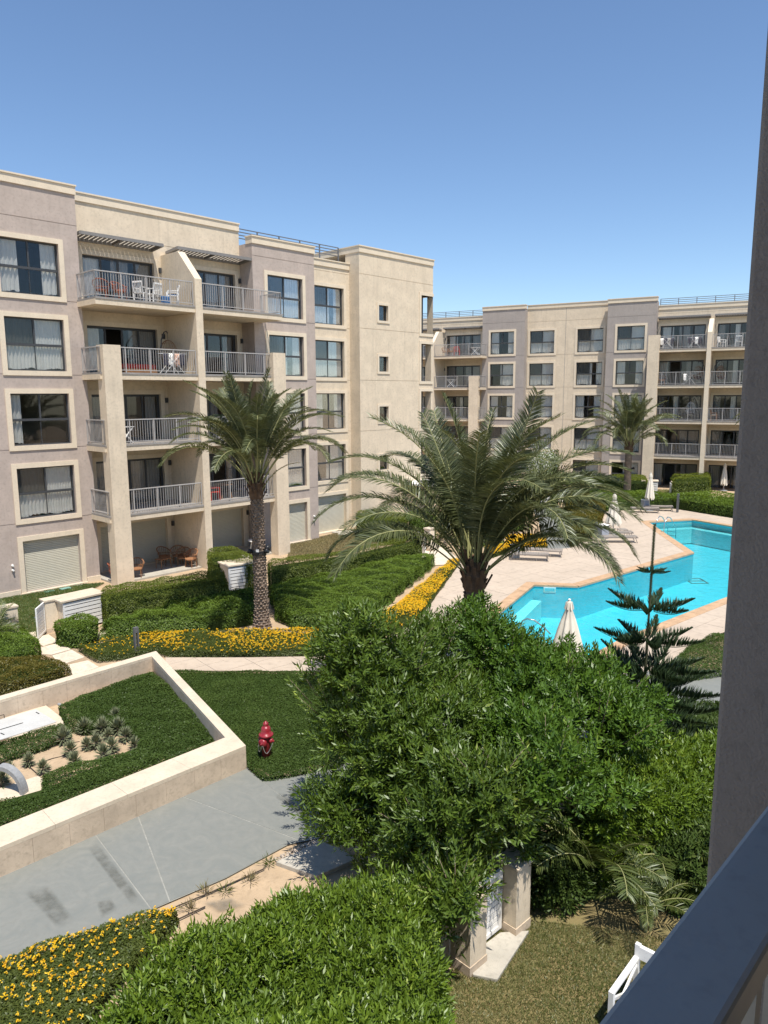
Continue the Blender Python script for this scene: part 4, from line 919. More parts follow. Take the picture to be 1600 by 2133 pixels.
# bushy trees over the garden gate
def bush_tree(name, base, lobes, m, label, dens, lf, wd, nl, seed, inner=.35, spray=None):
    root = empty(name, (base[0], base[1], 0), 0, label, 'tree'); b = np.array([base[0], base[1], 0.0]); Vs = []; Qs = []; Rs = []; off = 0
    tk = MB(); tk.s = True; tk2 = MB(); cs = [AT(x, y, d) for x, y, d, r in lobes]; hub = Vector((base[0], base[1], .9)); 
    tk.tube([(0, 0, -.1), (.03, .02, .5), (0, 0, .9)], [.11, .09, .08], 8)
    for c in cs:
        e = c - Vector(b); mid = (hub - Vector(b)).lerp(e, .5) + Vector((random.uniform(-.15, .15), random.uniform(-.15, .15), .1))
        tk.tube([hub - Vector(b), mid, e], [.055, .035, .015], 6)
        for _ in range(7):
            q = e + Vector(rng.normal(size=3)).normalized() * .35 * random.random(); tk.tube([mid.lerp(e, random.uniform(.2, 1)), q], [.016, .006], 4)
    for (x, y, d, r), c in zip(lobes, cs):                       # each lobe carries smaller leaf clumps, so gaps stay between them
        ns = max(4, int(4 + 6 * r)); cu = unit(rng.normal(size=(ns, 3)) + [0, -.3, .3]); cc = np.array(c) + cu * r * rng.uniform(.62, 1.0, ns)[:, None]; cr = r * rng.uniform(.22, .36, ns) + .07
        for q, rr0 in zip(cc, cr):
            n = int(4 * math.pi * rr0 * rr0 * dens); u = unit(rng.normal(size=(n, 3))); u = u[u[:, 2] > -.35]; n = len(u)
            rr = rr0 * (1 + .22 * wav(u * 3, 1.3, int(q[0] * 97) % 991)) * np.where(rng.uniform(size=n) < inner, rng.uniform(.4, .9, n), 1.0)
            P = q + u * rr[:, None]; P[:, 2] = np.maximum(P[:, 2], .1)
            V, Q = shoots(P, u * .7 + rng.normal(size=u.shape) * .4 + [0, 0, .65], nl, lf * 2.1, lf, wd)
            Vs.append(V - b); Qs.append(Q + off); off += len(V); Rs.append(np.repeat(rng.uniform(0, .35, n) + rng.uniform(-.08, .2), nl) + rng.uniform(0, .45, n * nl))
    for (x, y, d, r), c in zip(lobes, cs):                       # long loose shoots breaking the outline
        n = int(10 * r) + 3; u = unit(rng.normal(size=(n, 3)) + [0, -.2, .9]); P = np.array(c) + u * r * rng.uniform(.8, 1.02, n)[:, None]
        V, Q = shoots(P, u + [0, 0, .8], 24, .42, lf * 1.05, wd, 1.0); Vs.append(V - b); Qs.append(Q + off); off += len(V); Rs.append(rng.uniform(.3, 1, n * 24))
        for p, uu in zip(P, u): e = Vector(p) - Vector(b); tk2.tube([e - Vector(uu) * .25, e + Vector(unit((uu + [0, 0, .8])[None])[0]) * .42], [.008, .003], 4)
    tk.add(tk2.v, tk2.f); tk.build('trunk', MAT['bark_light'], root)
    link('crown', mesh_np('crown', np.concatenate(Vs), np.concatenate(Qs), np.concatenate(Rs), MAT[m]), root); return root
ta = bush_tree('bushy_tree', (.55, 11.7), [(790, 1395, 12.6, 1.0), (705, 1500, 12.4, .85), (850, 1470, 12.2, 1.05), (900, 1420, 12.9, .8), (745, 1610, 11.9, .95), (880, 1610, 11.6, 1.05), (800, 1730, 11.5, .8), (905, 1740, 10.6, .8), (985, 1680, 10.2, .72), (1020, 1640, 10.0, .5), (965, 1780, 9.9, .45), (930, 1850, 9.5, .42), (948, 1875, 9.05, .30), (900, 1900, 9.3, .35), (960, 1560, 12.1, .8), (860, 1815, 10.8, .55), (1062, 1750, 10.6, .30)], 'leaf_tree', 'large bushy tree with narrow grey green leaves left of the garden gate', 72, .130, .25, 14, 51, .12)
tb = bush_tree('bushy_tree', (3.0, 14.0), [(985, 1370, 14.6, .85), (1055, 1410, 14.2, .8), (1040, 1480, 13.8, .8), (1175, 1440, 14.6, .7), (1090, 1385, 14.4, .45), (1150, 1480, 12.8, .9), (1265, 1470, 12.9, .8), (1100, 1570, 11.7, .75), (1235, 1570, 11.6, .8), (1290, 1540, 12.2, .5), (1040, 1620, 11.4, .6), (1140, 1620, 10.2, .55), (1160, 1660, 11.4, .5), (1030, 1540, 12.4, .6), (905, 1345, 14.9, .4)], 'leaf_tree_b', 'bushy deep green tree with leaf rosettes in front of the closed umbrella', 72, .118, .31, 14, 61, .12)

# ------------------------------------------------------------------ palms
def frond_mesh(name, L_, phi0, bend, nleaf, ll, m, seed, wd=.030, droop=.25, vee=.55, start=.16, rach=.022, power=1.4):
    r = np.random.default_rng(seed); K = 18; t = np.linspace(0, 1, K); phi = np.radians(phi0) - np.radians(bend) * t ** power
    seg = L_ / (K - 1); px = np.concatenate([[0], np.cumsum(np.cos(phi[:-1]) * seg)]); pz = np.concatenate([[0], np.cumsum(np.sin(phi[:-1]) * seg)]); side = .06 * L_ * r.normal() * t ** 2
    C = np.stack([px, side, pz], 1); Vs = []; Qs = []; Rs = []; Mi = []; off = 0
    rr = rach * (1.25 - t) + .004; ring_ = [(1, 0), (0, 1), (-1, 0), (0, -1)]
    tang = np.gradient(C, axis=0); tang = unit(tang); upv = unit(np.cross(tang, np.tile([0, 1.0, 0], (K, 1)))); sd = unit(np.cross(upv, tang))
    V = np.concatenate([C + sd * (a * rr)[:, None] + upv * (b * rr * .8)[:, None] for a, b in ring_]); Q = np.array([(i + j * K, i + 1 + j * K, i + 1 + ((j + 1) % 4) * K, i + ((j + 1) % 4) * K) for i in range(K - 1) for j in range(4)])
    Vs.append(V); Qs.append(Q); Rs.append(r.uniform(.3, .9, len(Q))); Mi.append(np.ones(len(Q))); off = len(V)
    for sgn in (-1, 1):
        tt = np.linspace(start, .995, nleaf) + r.normal(size=nleaf) * .004; tt = np.clip(tt, .02, 1)
        P = np.stack([np.interp(tt, t, C[:, i]) for i in range(3)], 1); Tn = unit(np.stack([np.interp(tt, t, tang[:, i]) for i in range(3)], 1)); Up = unit(np.stack([np.interp(tt, t, upv[:, i]) for i in range(3)], 1)); Sd = np.cross(Up, Tn)
        f = np.clip((tt - start) / (1 - start), 0, 1); ln = ll * np.clip(.55 + 1.6 * f, 0, 1) * np.clip(1.12 - f ** 2.2 * .75, .2, 1) * r.uniform(.85, 1.12, nleaf)
        ve = vee * r.uniform(.4, 1.3, nleaf)
        T = unit(Sd * sgn + Tn * (.35 + .75 * f)[:, None] + Up * ve[:, None]); B = unit(np.cross(T, Up + r.normal(size=(nleaf, 3)) * .35))
        g = np.array([0, 0, -1.0]); n = nleaf; Wd_ = wd * (1 - .45 * f)
        mid = P + T * (ln * .5)[:, None] + g * (ln * droop * .16)[:, None]; tip = P + T * ln[:, None] * .96 + g * (ln * droop * .6)[:, None]
        h_ = B * (Wd_ * .5)[:, None]; A = np.stack([P - h_ * .4, P + h_ * .4, mid + h_, mid - h_, tip + h_ * .1, tip - h_ * .1], 1)
        b_ = np.arange(n)[:, None] * 6 + off; rv = r.uniform(0, .75, n)
        Vs.append(A.reshape(-1, 3)); Qs += [b_ + [0, 1, 2, 3], b_ + [3, 2, 4, 5]]; Rs += [rv, rv]; Mi.append(np.zeros(2 * n)); off += n * 6
    return mesh_np(name, np.concatenate(Vs), np.concatenate(Qs), np.concatenate(Rs), [MAT[m], MAT['rachis']], np.concatenate(Mi))
def palm_trunk(h, r0, r1, m, lean=(0, 0), rings=.095, n=11, boot=.5):
    mb = MB(); K = max(4, int(h / .3)); tk = [(r0 + (r1 - r0) * (i / K) + (.10 * math.exp(-i * 1.2)), h * i / K) for i in range(K + 1)]
    mb.lathe([(r * .93, z) for r, z in tk], 14); k = int(h / rings)
    for i in range(k):
        z = i * rings; r = r0 + (r1 - r0) * z / h + .10 * math.exp(-z * 4); nn = n
        for j in range(nn):
            a = (j + (i % 2) * .5 + random.uniform(-.12, .12)) * 2 * math.pi / nn; w_ = math.pi / nn * random.uniform(.8, 1.0); zz = z + random.uniform(-.02, .02); pr = random.uniform(.012, .042); hh = rings * random.uniform(.85, 1.25)
            f = lambda aa, rr, z_: (rr * math.cos(aa), rr * math.sin(aa), z_)
            mb.add([f(a - w_, r * .93, zz), f(a + w_, r * .93, zz), f(a + w_ * .65, r + pr, zz + hh * .8), f(a - w_ * .65, r + pr, zz + hh * .8), f(a, r * .92, zz + hh * 1.05)], [(0, 1, 2, 3), (3, 2, 4), (0, 3, 4), (1, 4, 2)])
    mb.v = [(x + lean[0] * (max(0, z) / h) ** 1.5, y + lean[1] * (max(0, z) / h) ** 1.5, z) for x, y, z in mb.v]
    return mb
def palm(base, h, r0, r1, specs, label, m, bark, lean=(0, 0), az0=0.0, group='date palms', avoid=None, scale=1.0):
    root = empty('palm_tree', base, 0, label, 'palm tree', group); palm_trunk(h, r0, r1, bark, lean).build('trunk', MAT[bark], root)
    top = Vector((lean[0], lean[1], h)); bt = MB()                        # cut leaf bases and fibre below the crown
    bt.lathe([(r1 * 1.0, -.30), (r1 * 1.18, -.22), (r1 * 1.22, .1), (r1 * .9, .45), (.05, .62)], 14, tuple(top))
    for i in range(34):
        a = i * 2.4; z = -.25 + i * .022; el = math.radians(62 + i * .4); o = top + Vector((math.cos(a) * r1 * 1.05, math.sin(a) * r1 * 1.05, z)); d = Vector((math.cos(a) * math.cos(el), math.sin(a) * math.cos(el), math.sin(el)))
        bt.bar(o, o + d * random.uniform(.18, .42), .085, .03, up=(math.cos(a), math.sin(a), 0))
    bt.build('leaf_base', MAT['palm_boot'], root); k = 0
    for me, cnt, tilt, zz, sp in specs:
        for i in range(cnt):
            a = az0 + k * 2.39996 + random.uniform(-.2, .2); k += 1; s = random.uniform(.88, 1.08) * scale
            if avoid is not None and me in avoid and math.cos(a + 1.65) > .55: a += 1.3
            o = link('frond', me, root, top + Vector((math.cos(a) * r1 * .7, math.sin(a) * r1 * .7, zz)), (random.uniform(-.35, .35), math.radians(random.uniform(-6, 6)) - math.radians(tilt), a), (s, s, s))
    return root
def frond_set(pref, L_, ll, nl, m, wd, seed, st=.25):
    return {p: frond_mesh('frond', L_ * f, q, b, nl, ll, m, seed + p, wd, dr, start=st, power=1.7) for p, q, b, f, dr in ((84, 87, 30, .90, .22), (70, 78, 62, 1.0, .3), (56, 69, 96, 1.02, .4), (42, 60, 116, 1.0, .5), (26, 48, 118, .93, .6), (10, 34, 95, .85, .6))}
fs1 = frond_set('a', 4.3, .50, 150, 'palm_leaf', .036, 100, .32)
fs2 = frond_set('b', 4.75, .62, 200, 'palm_leaf_near', .032, 200, .22)
dry = frond_mesh('frond', 2.3, 20, 60, 40, .30, 'palm_dry', 300, .03, .6)
P1 = G(546, 1306); h1 = AT(543, 1022, P1.y).z
palm((P1.x, P1.y, 0), h1, .24, .21, [(fs1[84], 9, 0, .42, 0), (fs1[70], 15, 0, .34, 0), (fs1[56], 17, 0, .25, 0), (fs1[42], 11, 0, .12, 0), (dry, 2, 40, -.1, 0)], 'tall slim palm standing in the shrub bed before the left building', 'palm_leaf', 'bark_light', lean=(-.05, 0), az0=.4, scale=.92)
P2 = G(979, 1490); h2 = AT(985, 1205, P2.y).z
palm((P2.x, P2.y, 0), h2, .26, .25, [(fs2[84], 4, 0, .48, 0), (fs2[70], 9, 0, .40, 0), (fs2[56], 16, 0, .30, 0), (fs2[42], 18, 0, .18, 0), (fs2[26], 8, 0, .06, 0), (dry, 1, 40, -.1, 0)], 'nearest big palm with wide arching fronds beside the pool terrace', 'palm_leaf_near', 'bark', lean=(.06, 0), az0=2.0, avoid=[fs2[42], fs2[26], fs2[56], dry])
P3 = G(1305, 1046); h3 = AT(1307, 935, P3.y).z
palm((P3.x, P3.y, 0), h3, .27, .24, [(fs1[84], 7, 0, .42, 0), (fs1[70], 11, 0, .34, 0), (fs1[56], 12, 0, .25, 0), (fs1[42], 9, 0, .12, 0), (fs1[26], 5, 0, .02, 0)], 'far palm in front of the far apartment block', 'palm_leaf', 'bark_light', az0=1.1, scale=1.05)
P4 = Vector((28.6, 52.5, 0))
palm((P4.x, P4.y, 0), 4.9, .27, .24, [(fs1[84], 5, 0, .42, 0), (fs1[70], 9, 0, .34, 0), (fs1[56], 11, 0, .25, 0), (fs1[42], 10, 0, .12, 0), (fs1[26], 6, 0, .02, 0)], 'palm mostly hidden by the grey column, only frond tips showing', 'palm_leaf', 'bark_light', az0=2.6, scale=.95)
# feathery garden palms
ar = {p: frond_mesh('frond', 1.7, p, b, 34, .42, 'areca', 400 + p, .040, .35, .35, .22, .012) for p, b in ((78, 60), (60, 85), (38, 90))}
def clump_palm(loc, n, label, s=1.0, seed=0):
    root = empty('garden_palm', loc, 0, label, 'palm', 'small garden palms'); st = MB()
    for i in range(4): a = i * 1.6 + seed; st.tube([(.06 * math.cos(a), .06 * math.sin(a), -.03), (.10 * math.cos(a), .10 * math.sin(a), .55 * s)], [.03, .022], 6)
    st.build('stem', MAT['rachis'], root)
    for i in range(n):
        a = i * 2.4 + seed; me = ar[(78, 60, 38)[i % 3]]; k = s * random.uniform(.8, 1.1)
        link('frond', me, root, (.07 * math.cos(a), .07 * math.sin(a), .30 * s + .12 * (i % 3)), (random.uniform(-.3, .3), 0, a), (k, k, k))
    return root
q = G(1245, 1865); clump_palm((q.x, q.y, 0), 17, 'feathery garden palm in the shade right of the gate pillar', .95, .3)
q = G(1345, 1935); clump_palm((q.x, q.y, 0), 11, 'small bright garden palm beside the white chair', .62, 1.1)
q = G(1375, 1850); clump_palm((q.x, q.y, 0), 9, 'garden palm pressed against the boundary hedge behind the railing', .9, 2.1)
q = G(-14, 1352); clump_palm((q.x, q.y, 0), 13, 'dark little palm at the left picture edge', .8, .9)

# tiered conifer
mat('leader_green', (.045, .07, .025), 0.8, 0.2, var=0.2, scale=9)
def conifer(base, top, tiers, label):
    root = empty('norfolk_pine', base, 0, label, 'tree'); ax = top - base; tk = MB(); tk.tube([(0, 0, -.05), ax * .5, ax], [.055, .03, .010], 7); tk.build('trunk', MAT['pine_bark'], root)
    for z, ln, nb, rise, bl in tiers:
        c = ax * (z / ax.z); a0 = random.uniform(0, 6)
        for j in range(nb):
            a = a0 + j * 2 * math.pi / nb + random.uniform(-.12, .12); l_ = ln * random.uniform(.85, 1.1); n = int(l_ / .030); Vs = []; hd = np.array([math.cos(a), math.sin(a), 0]); sd = np.array([-math.sin(a), math.cos(a), 0])
            t = np.linspace(.12, 1, max(6, n)); C = hd * (l_ * t)[:, None]; C[:, 2] += l_ * (rise * t - .10 * np.sin(t * 3.1)); P = np.repeat(C, 2, 0); s = np.tile([1, -1], len(t))[:, None]
            k = len(P); f = np.repeat(t, 2); L_ = 1.0 * bl * np.clip(.55 + f * 1.6, 0, 1) * np.clip(1.9 - 1.75 * f, .15, 1) * rng.uniform(.8, 1.15, k)
            T = unit(sd * s * .5 + [0, 0, 1.0] + hd * .35 + rng.normal(size=(k, 3)) * .10); B1 = unit(np.cross(T, rng.normal(size=(k, 3)))); B2 = np.cross(T, B1); A = []; w_ = .018
            V1, Q1 = leaf_arrays(P, T, B1, L_, np.full(k, w_ * 2), 0, -.08); V2, Q2 = leaf_arrays(P, T, B2, L_, np.full(k, w_ * 2), 0, -.08)
            R2 = np.concatenate([C[:-1] + [0, 0, .007], C[1:] + [0, 0, .007], C[1:] - [0, 0, .007], C[:-1] - [0, 0, .007]]); m_ = len(C) - 1; Q3 = np.arange(m_)[:, None] + np.array([0, 1, 2, 3]) * m_
            R4 = np.concatenate([C[:-1] + sd * .007, C[1:] + sd * .007, C[1:] - sd * .007, C[:-1] - sd * .007])
            V = np.concatenate([V1, V2, R2, R4]); Q = np.concatenate([Q1, Q2 + len(V1), Q3 + len(V1) + len(V2), Q3 + len(V1) + len(V2) + len(R2)])
            link('branch', mesh_np('branch', V, Q, rng.uniform(0, .9, len(Q)), MAT['pine']), root, c)
    ld = MB(); t_ = ax * .86
    for i in range(260): 
        p = ax * (.72 + .28 * i / 260); a = i * 2.4; ld.bar(p, p + Vector((math.cos(a) * .035, math.sin(a) * .035, .03)), .009)
    ld.build('leader', MAT['leader_green'], root); return root
D5 = 14.8; top5 = AT(1364, 1092, D5); b5 = AT(1336, 1600, D5); b5 = Vector((b5.x - .05, D5, 0))
zt = lambda y: AT(1350, y, D5).z
conifer(b5, top5, [(zt(1192), .36, 6, .22, .10), (zt(1270), .95, 6, .22, .27), (zt(1338), 1.05, 7, .25, .30), (zt(1395), 1.35, 9, .20, .34), (zt(1435), 1.5, 9, .14, .34), (zt(1475), 1.6, 10, .09, .34), (zt(1515), 1.7, 10, .05, .34), (zt(1555), 1.75, 10, .02, .34), (zt(1600), 1.75, 9, 0, .32), (zt(1645), 1.7, 8, -.03, .30)], 'young tiered conifer with a bare leader standing before the pool')
# slim cypress and a white flowering tree by the far garden
hedge('cypress', disc(G(1152, 1055), .35, 8), 4.9, 330, .10, .3, 'leaf_cover', 'slim dark cypress beside the far building corner', 'tree', lump=.06, seed=71, edge=.34, inset=.12)
q = G(1122, 1062); ft = empty('flowering_tree', (q.x, q.y, 0), 0, 'small white flowering tree behind the right side of the palm crown', 'tree')
mb = MB(); mb.tube([(0, 0, 0), (.05, 0, 1.4), (0, .1, 3.0)], [.09, .07, .03], 7); mb.build('trunk', MAT['bark_light'], ft)
u = unit(rng.normal(size=(5200, 3))); P = u * (1.25 * (1 + .2 * wav(u * 3, 1.3, 5)) * rng.uniform(.5, 1, 5200) ** .4)[:, None] * [1, 1, .8] + [0, 0, 3.3]
V, Q = leaves(P, u, .10, .045); link('crown', mesh_np('crown', V, Q, rng.uniform(0, 1, len(P)), MAT['leaf_shrub']), ft)
V, Q = leaves(P[:1900] * [1.03, 1.03, 1.01], u[:1900], .10, .08); link('blossom', mesh_np('blossom', V, Q, rng.uniform(0, 1, 1900), MAT['petal_white']), ft)

# yucca rosettes in the planter
def yucca_mesh(seed):
    r = np.random.default_rng(seed); n = 130; el = np.radians(r.uniform(-20, 88, n)); az = np.arange(n) * 2.4 + r.normal(size=n) * .2
    T = np.stack([np.cos(el) * np.cos(az), np.cos(el) * np.sin(az), np.sin(el)], 1); P = np.tile([0, 0, .16], (n, 1)) + T * .02 + np.stack([0 * el, 0 * el, (el - 1) * .05], 1); B = unit(np.cross(T, [0, 0, 1.0]))
    V, Q = leaf_arrays(P, T, B, r.uniform(.15, .22, n), np.full(n, .034), .15, .04)
    return mesh_np('rosette', V, Q, r.uniform(0, .6, n) + .35 * np.sin(el), MAT['yucca'])
ym = [yucca_mesh(i) for i in range(4)]; stem = MB().lathe([(.03, -.03), (.025, .18)], 6).mesh('stem', MAT['bark_light'])
yl = [(1205, 150, 'yucca rosette standing apart nearest the planter corner'), (885, 280, 'large yucca at the upper left of the rosette cluster'), (1065, 285, 'yucca at the back middle of the rosette cluster'), (1230, 285, 'yucca at the back right of the rosette cluster'), (665, 380, 'pale yucca at the edge of the narrow ground cover strip'), (1000, 430, 'dense dark yucca in the centre of the rosette cluster'), (1130, 345, 'yucca between the centre and the back of the rosette cluster'), (1310, 360, 'tall yucca second from the right of the rosette cluster'), (1400, 445, 'rightmost yucca of the planter cluster'), (905, 445, 'yucca just left of the centre of the rosette cluster'), (1170, 470, 'yucca just right of the centre of the rosette cluster'), (735, 510, 'yucca on open sand at the left of the rosette cluster'), (1080, 555, 'wide yucca at the front of the rosette cluster beside the ground cover'), (780, 625, 'lowest yucca of the planter cluster at the sand edge'), (300, 615, 'small yucca alone in the sand behind the concrete arch'), (455, 690, 'upright yucca between the concrete arch and the cluster'), (110, 680, 'small yucca just behind the top of the concrete arch'), (20, 840, 'yucca cut by the left picture edge')]
for i, (x, y, lab) in enumerate(yl):
    p = G(x * .2, 1460 + y * .2 + 13); s = random.uniform(.85, 1.25) * (.75 if i in (14, 16) else 1)
    r = empty('yucca', (p.x, p.y, 0), random.uniform(0, 6), lab or 'grey green yucca packed inside the planter rosette cluster', 'yucca', 'yuccas in the planter'); r.scale = (s, s, s)
    link('rosette', ym[i % 4], r); link('stem', stem, r)

sheet('shade_soil', GP([(1096, 1935), (1090, 1880), (1150, 1800), (1480, 1800), (1500, 1930), (1400, 1955), (1260, 1938), (1150, 1920)]), -.012, 'lawn_soil')  # dark soil colour stands in for the deep shade under the tree
for px_, r_, h_, lab in (((1150, 1850), .55, .8, 'low bush coloured dark for the shade behind the near gate pillar'), ((1215, 1815), .6, .9, 'low bush coloured dark for the shade left of the feathery garden palm'), ((1420, 1860), .6, 1.0, 'low bush coloured dark for the shade between the garden palms and the rail')):  # shade under the tree is put into the dark leaf colour
    hedge('shade_toned_bush', disc(G(*px_), r_), h_, 260, .10, .28, 'leaf_cover', lab, 'shrub', style='shoot', lump=.15, seed=int(r_ * 100), edge=.5, inset=.25, nl=12)

hedge('shade_toned_bush', GP([(1345, 1560), (1370, 1500), (1480, 1480), (1540, 1500), (1560, 1580), (1440, 1610)], .3), .75, 220, .085, .3, 'leaf_cover', 'planting coloured dark for the shade below the tiered conifer', 'shrub', style='shoot', lump=.2, lsc=1.8, seed=77, edge=.6, inset=.25, nl=12)  # dark leaf colour carries the shade around the conifer foot

# weeds and dry tufts on the sand strip beside the grey path
for i, (x, y, lab) in enumerate(((395, 1895, 'thin weed tuft on the sand nearest the flower bed'), (470, 1858, 'dry weed tuft in the middle of the sand strip'), (520, 1835, 'leafy weed on the sand beside the irrigation pipe'), (560, 1800, 'small weed tuft on the sand near the gravel'), (430, 1862, 'small weed at the edge of the grey path'))):
    p = G(x, y); n = 60; u = unit(rng.normal(size=(n, 3)) * [1, 1, .3] + [0, 0, .9]); P = np.zeros((n, 3)) + u * rng.uniform(0, .12, n)[:, None]; V, Q = leaf_arrays(P, u, unit(np.cross(u, rng.normal(size=(n, 3)))), rng.uniform(.06, .16, n), np.full(n, .014), .1, .2)
    r = link('weed', mesh_np('weed', V, Q, rng.uniform(0, 1, n), MAT[('leaf_drygrass', 'leaf_bed')[i % 2]]), None, (p.x, p.y, 0)); tag(r, lab, 'weed', 'weeds on the sand strip')
# ------------------------------------------------------------------ the building the picture is taken from
NB = empty('apartment_building', (0, 0, 0), math.radians(-133.6), 'shaded grey column and blue grey balcony rail close to the camera', 'building')
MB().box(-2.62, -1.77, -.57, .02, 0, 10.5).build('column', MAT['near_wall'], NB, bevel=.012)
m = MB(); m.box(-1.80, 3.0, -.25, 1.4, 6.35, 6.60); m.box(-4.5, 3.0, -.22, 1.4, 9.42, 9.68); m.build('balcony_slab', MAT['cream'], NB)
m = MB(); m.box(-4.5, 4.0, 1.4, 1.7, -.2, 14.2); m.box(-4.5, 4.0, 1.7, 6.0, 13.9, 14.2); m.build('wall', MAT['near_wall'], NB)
m = MB(); RT = 7.66; m.box(-3.2, 3.0, -.252, -.172, RT - .045, RT); hr = m.build('railing', MAT['rail_blue'], NB, bevel=.006)
m = MB(); m.box(-3.2, 3.0, -.235, -.19, 6.70, 6.74)
for i in range(48): x = -3.1 + i * .125; m.box(x, x + .022, -.224, -.202, 6.74, RT - .05)
m.build('baluster', MAT['rail_blue'], hr)

# ------------------------------------------------------------------ garden walls, gates, housings
def slat_housing(px_front, px_back, h, label, name='slatted_housing', nsl=6, post=None):
    """low masonry housing with a stone cap and a white slatted front"""
    a, b = [p for p in GP(px_front, h)]; c, d = [p for p in GP(px_back, h)]; dep = max(.5, min(1.1, ((c + d) / 2 - (a + b) / 2).length)); e = (b - a).normalized(); nn = Vector((-e.y, e.x)); L_ = (b - a).length
    if nn.dot((c + d) / 2 - a) < 0: nn = -nn
    r = empty(name, (a.x, a.y, 0), math.atan2(e.y, e.x), label, 'enclosure', 'slatted white garden housings'); sy = 1 if Vector((-e.y, e.x)).dot(nn) > 0 else -1
    MB().box(-.08, L_ + .05, min(-.06 * sy, dep * sy), max(-.06 * sy, dep * sy), h - .07, h).build('cap', MAT['stone_cap'], r, bevel=.008)
    MB().box(0, .12, min(.02 * sy, (dep - .05) * sy), max(.02 * sy, (dep - .05) * sy), -.1, h - .072).build('side_wall', MAT['cream_plain'], r); MB().box(L_ - .12, L_, min(.02 * sy, (dep - .05) * sy), max(.02 * sy, (dep - .05) * sy), -.1, h - .072).build('side_wall', MAT['cream_plain'], r)
    MB().box(.12, L_ - .12, min(.07 * sy, .12 * sy), max(.07 * sy, .12 * sy), -.1, h - .072).build('backing', MAT['black_gap'], r)
    st = (h - .12) / nsl; me = MB().box(.05, L_ - .05, -.02, .03, .012, st - .022).mesh('slat', MAT['white_paint'])
    for i in range(nsl): link('slat', me, r, (0, .0, .03 + i * st))
    m = MB(); m.box(-.0, .05, -.022, .04, 0, h - .072); m.box(L_ - .05, L_, -.022, .04, 0, h - .072); m.build('frame', MAT['white_paint'], r)
    return r
slat_housing([(130, 1252), (216, 1233)], [(108, 1240), (205, 1224)], 1.15, 'slatted white housing with stone cap beside the open white gate', nsl=7)
slat_housing([(475, 1178), (532, 1170)], [(440, 1172), (520, 1160)], 1.15, 'slatted white housing with stone cap left of the middle palm trunk', nsl=7)
slat_housing([(1338, 1001), (1371, 1002)], [(1345, 998), (1371, 998)], 1.1, 'slatted white housing behind the farthest closed pool umbrella', nsl=5)
slat_housing([(1403, 1005), (1446, 1006)], [(1403, 1002), (1446, 1002)], 1.1, 'slatted white housing right of the far garden entrance', nsl=5)
slat_housing([(1062, 1016), (1190, 1014)], [(1062, 1010), (1190, 1008)], 1.2, 'long slatted white fence behind the right side of the palm crown', nsl=5, name='slatted_fence')
def pillar(px, w_, d_, h, ang, label, m='cream_plain', grp='garden gate pillars'):
    p = G(*px); r = empty('gate_pillar', (p.x, p.y, 0), ang, label, 'pillar', grp)
    MB().box(-w_ / 2, w_ / 2, -d_ / 2, d_ / 2, -.1, h - .05).build('shaft', MAT[m], r); MB().box(-w_ / 2 - .03, w_ / 2 + .03, -d_ / 2 - .03, d_ / 2 + .03, h - .048, h + .02).build('cap', MAT['stone_cap'], r, bevel=.006)
    MB().box(-w_ / 2 - .012, w_ / 2 + .012, -d_ / 2 - .012, d_ / 2 + .012, -.1, .14).build('plinth', MAT['stone_face'], r); return r
fa = math.radians(46.4)
pillar((110, 1312), .55, .40, 1.15, fa, 'cream gate pillar to which the open white gate is hung')
pillar((22, 1330), .48, .40, 1.15, fa, 'cream gate pillar with stone cap at the left picture edge')
pillar((894, 1146), .4, .4, 1.2, fa, 'cream gate pillar seen behind the lower palm fronds')
def slat_gate(hinge, ang, wd, h, label, n=8, handle=True, m='white_paint', z0=.06):
    r = empty('garden_gate', hinge, ang, label, 'gate', 'white garden gates'); f = MB(); ring(f, 0, wd, z0, h, -.025, .025, .07); f.build('frame', MAT[m], r)
    st = (h - z0 - .14) / n; me = MB().box(.068, wd - .068, -.012, .012, .004, st - .012).mesh('slat', MAT[m])
    for i in range(n): link('slat', me, r, (0, 0, z0 + .07 + i * st))
    if handle:
        k = MB(); k.lathe([(.03, 0), (.03, .012)], 10, (wd - .05, -.025, .72 * h), (0, -1, 0)); k.tube([(wd - .05, -.03, .72 * h), (wd - .05, -.075, .72 * h), (wd - .16, -.08, .72 * h - .01)], .011, 6); k.build('handle', MAT['steel'], r)
    return r
h_ = G(96, 1318); e_ = G(78, 1336); slat_gate((h_.x, h_.y, 0), math.atan2(e_.y - h_.y, e_.x - h_.x), .85, 1.12, 'open white slatted gate leading to the green lawn')
h_ = G(870, 1150); slat_gate((h_.x, h_.y, 0), math.radians(-60), .75, 1.1, 'white slatted gate half hidden behind the lower palm fronds', 7)
h_ = G(1397, 1036); slat_gate((h_.x, h_.y, 0), math.radians(75), .9, 1.1, 'far white gate standing open at the far hedges', 6, False)
# near garden gate with its two pillars
gl_, gr_ = G(985, 1985), G(1042, 1938); ga = math.atan2(gr_.y - gl_.y, gr_.x - gl_.x); gw = (gr_ - gl_).length
gx = Vector((math.cos(ga), math.sin(ga), 0)); gn = Vector((-gx.y, gx.x, 0))
hgt = 1.12
def pil2(c, w_, d_, label):
    r = empty('gate_pillar', (c.x, c.y, 0), ga, label, 'pillar', 'garden gate pillars')
    MB().box(0, w_, -.27, .15, -.1, hgt).build('shaft', MAT['cream'], r); MB().box(-.03, w_ + .03, -.30, .18, hgt + .002, hgt + .055).build('cap', MAT['stone_cap'], r, bevel=.006)
    MB().box(-.012, w_ + .012, -.282, .162, -.1, .16).build('plinth', MAT['stone_face'], r)
pil2(gr_ + gx * .03, .36, .42, 'near gate pillar with dappled light right of the garden gate'); pil2(gl_ - gx * .40, .37, .42, 'near gate pillar half hidden in leaves left of the garden gate')
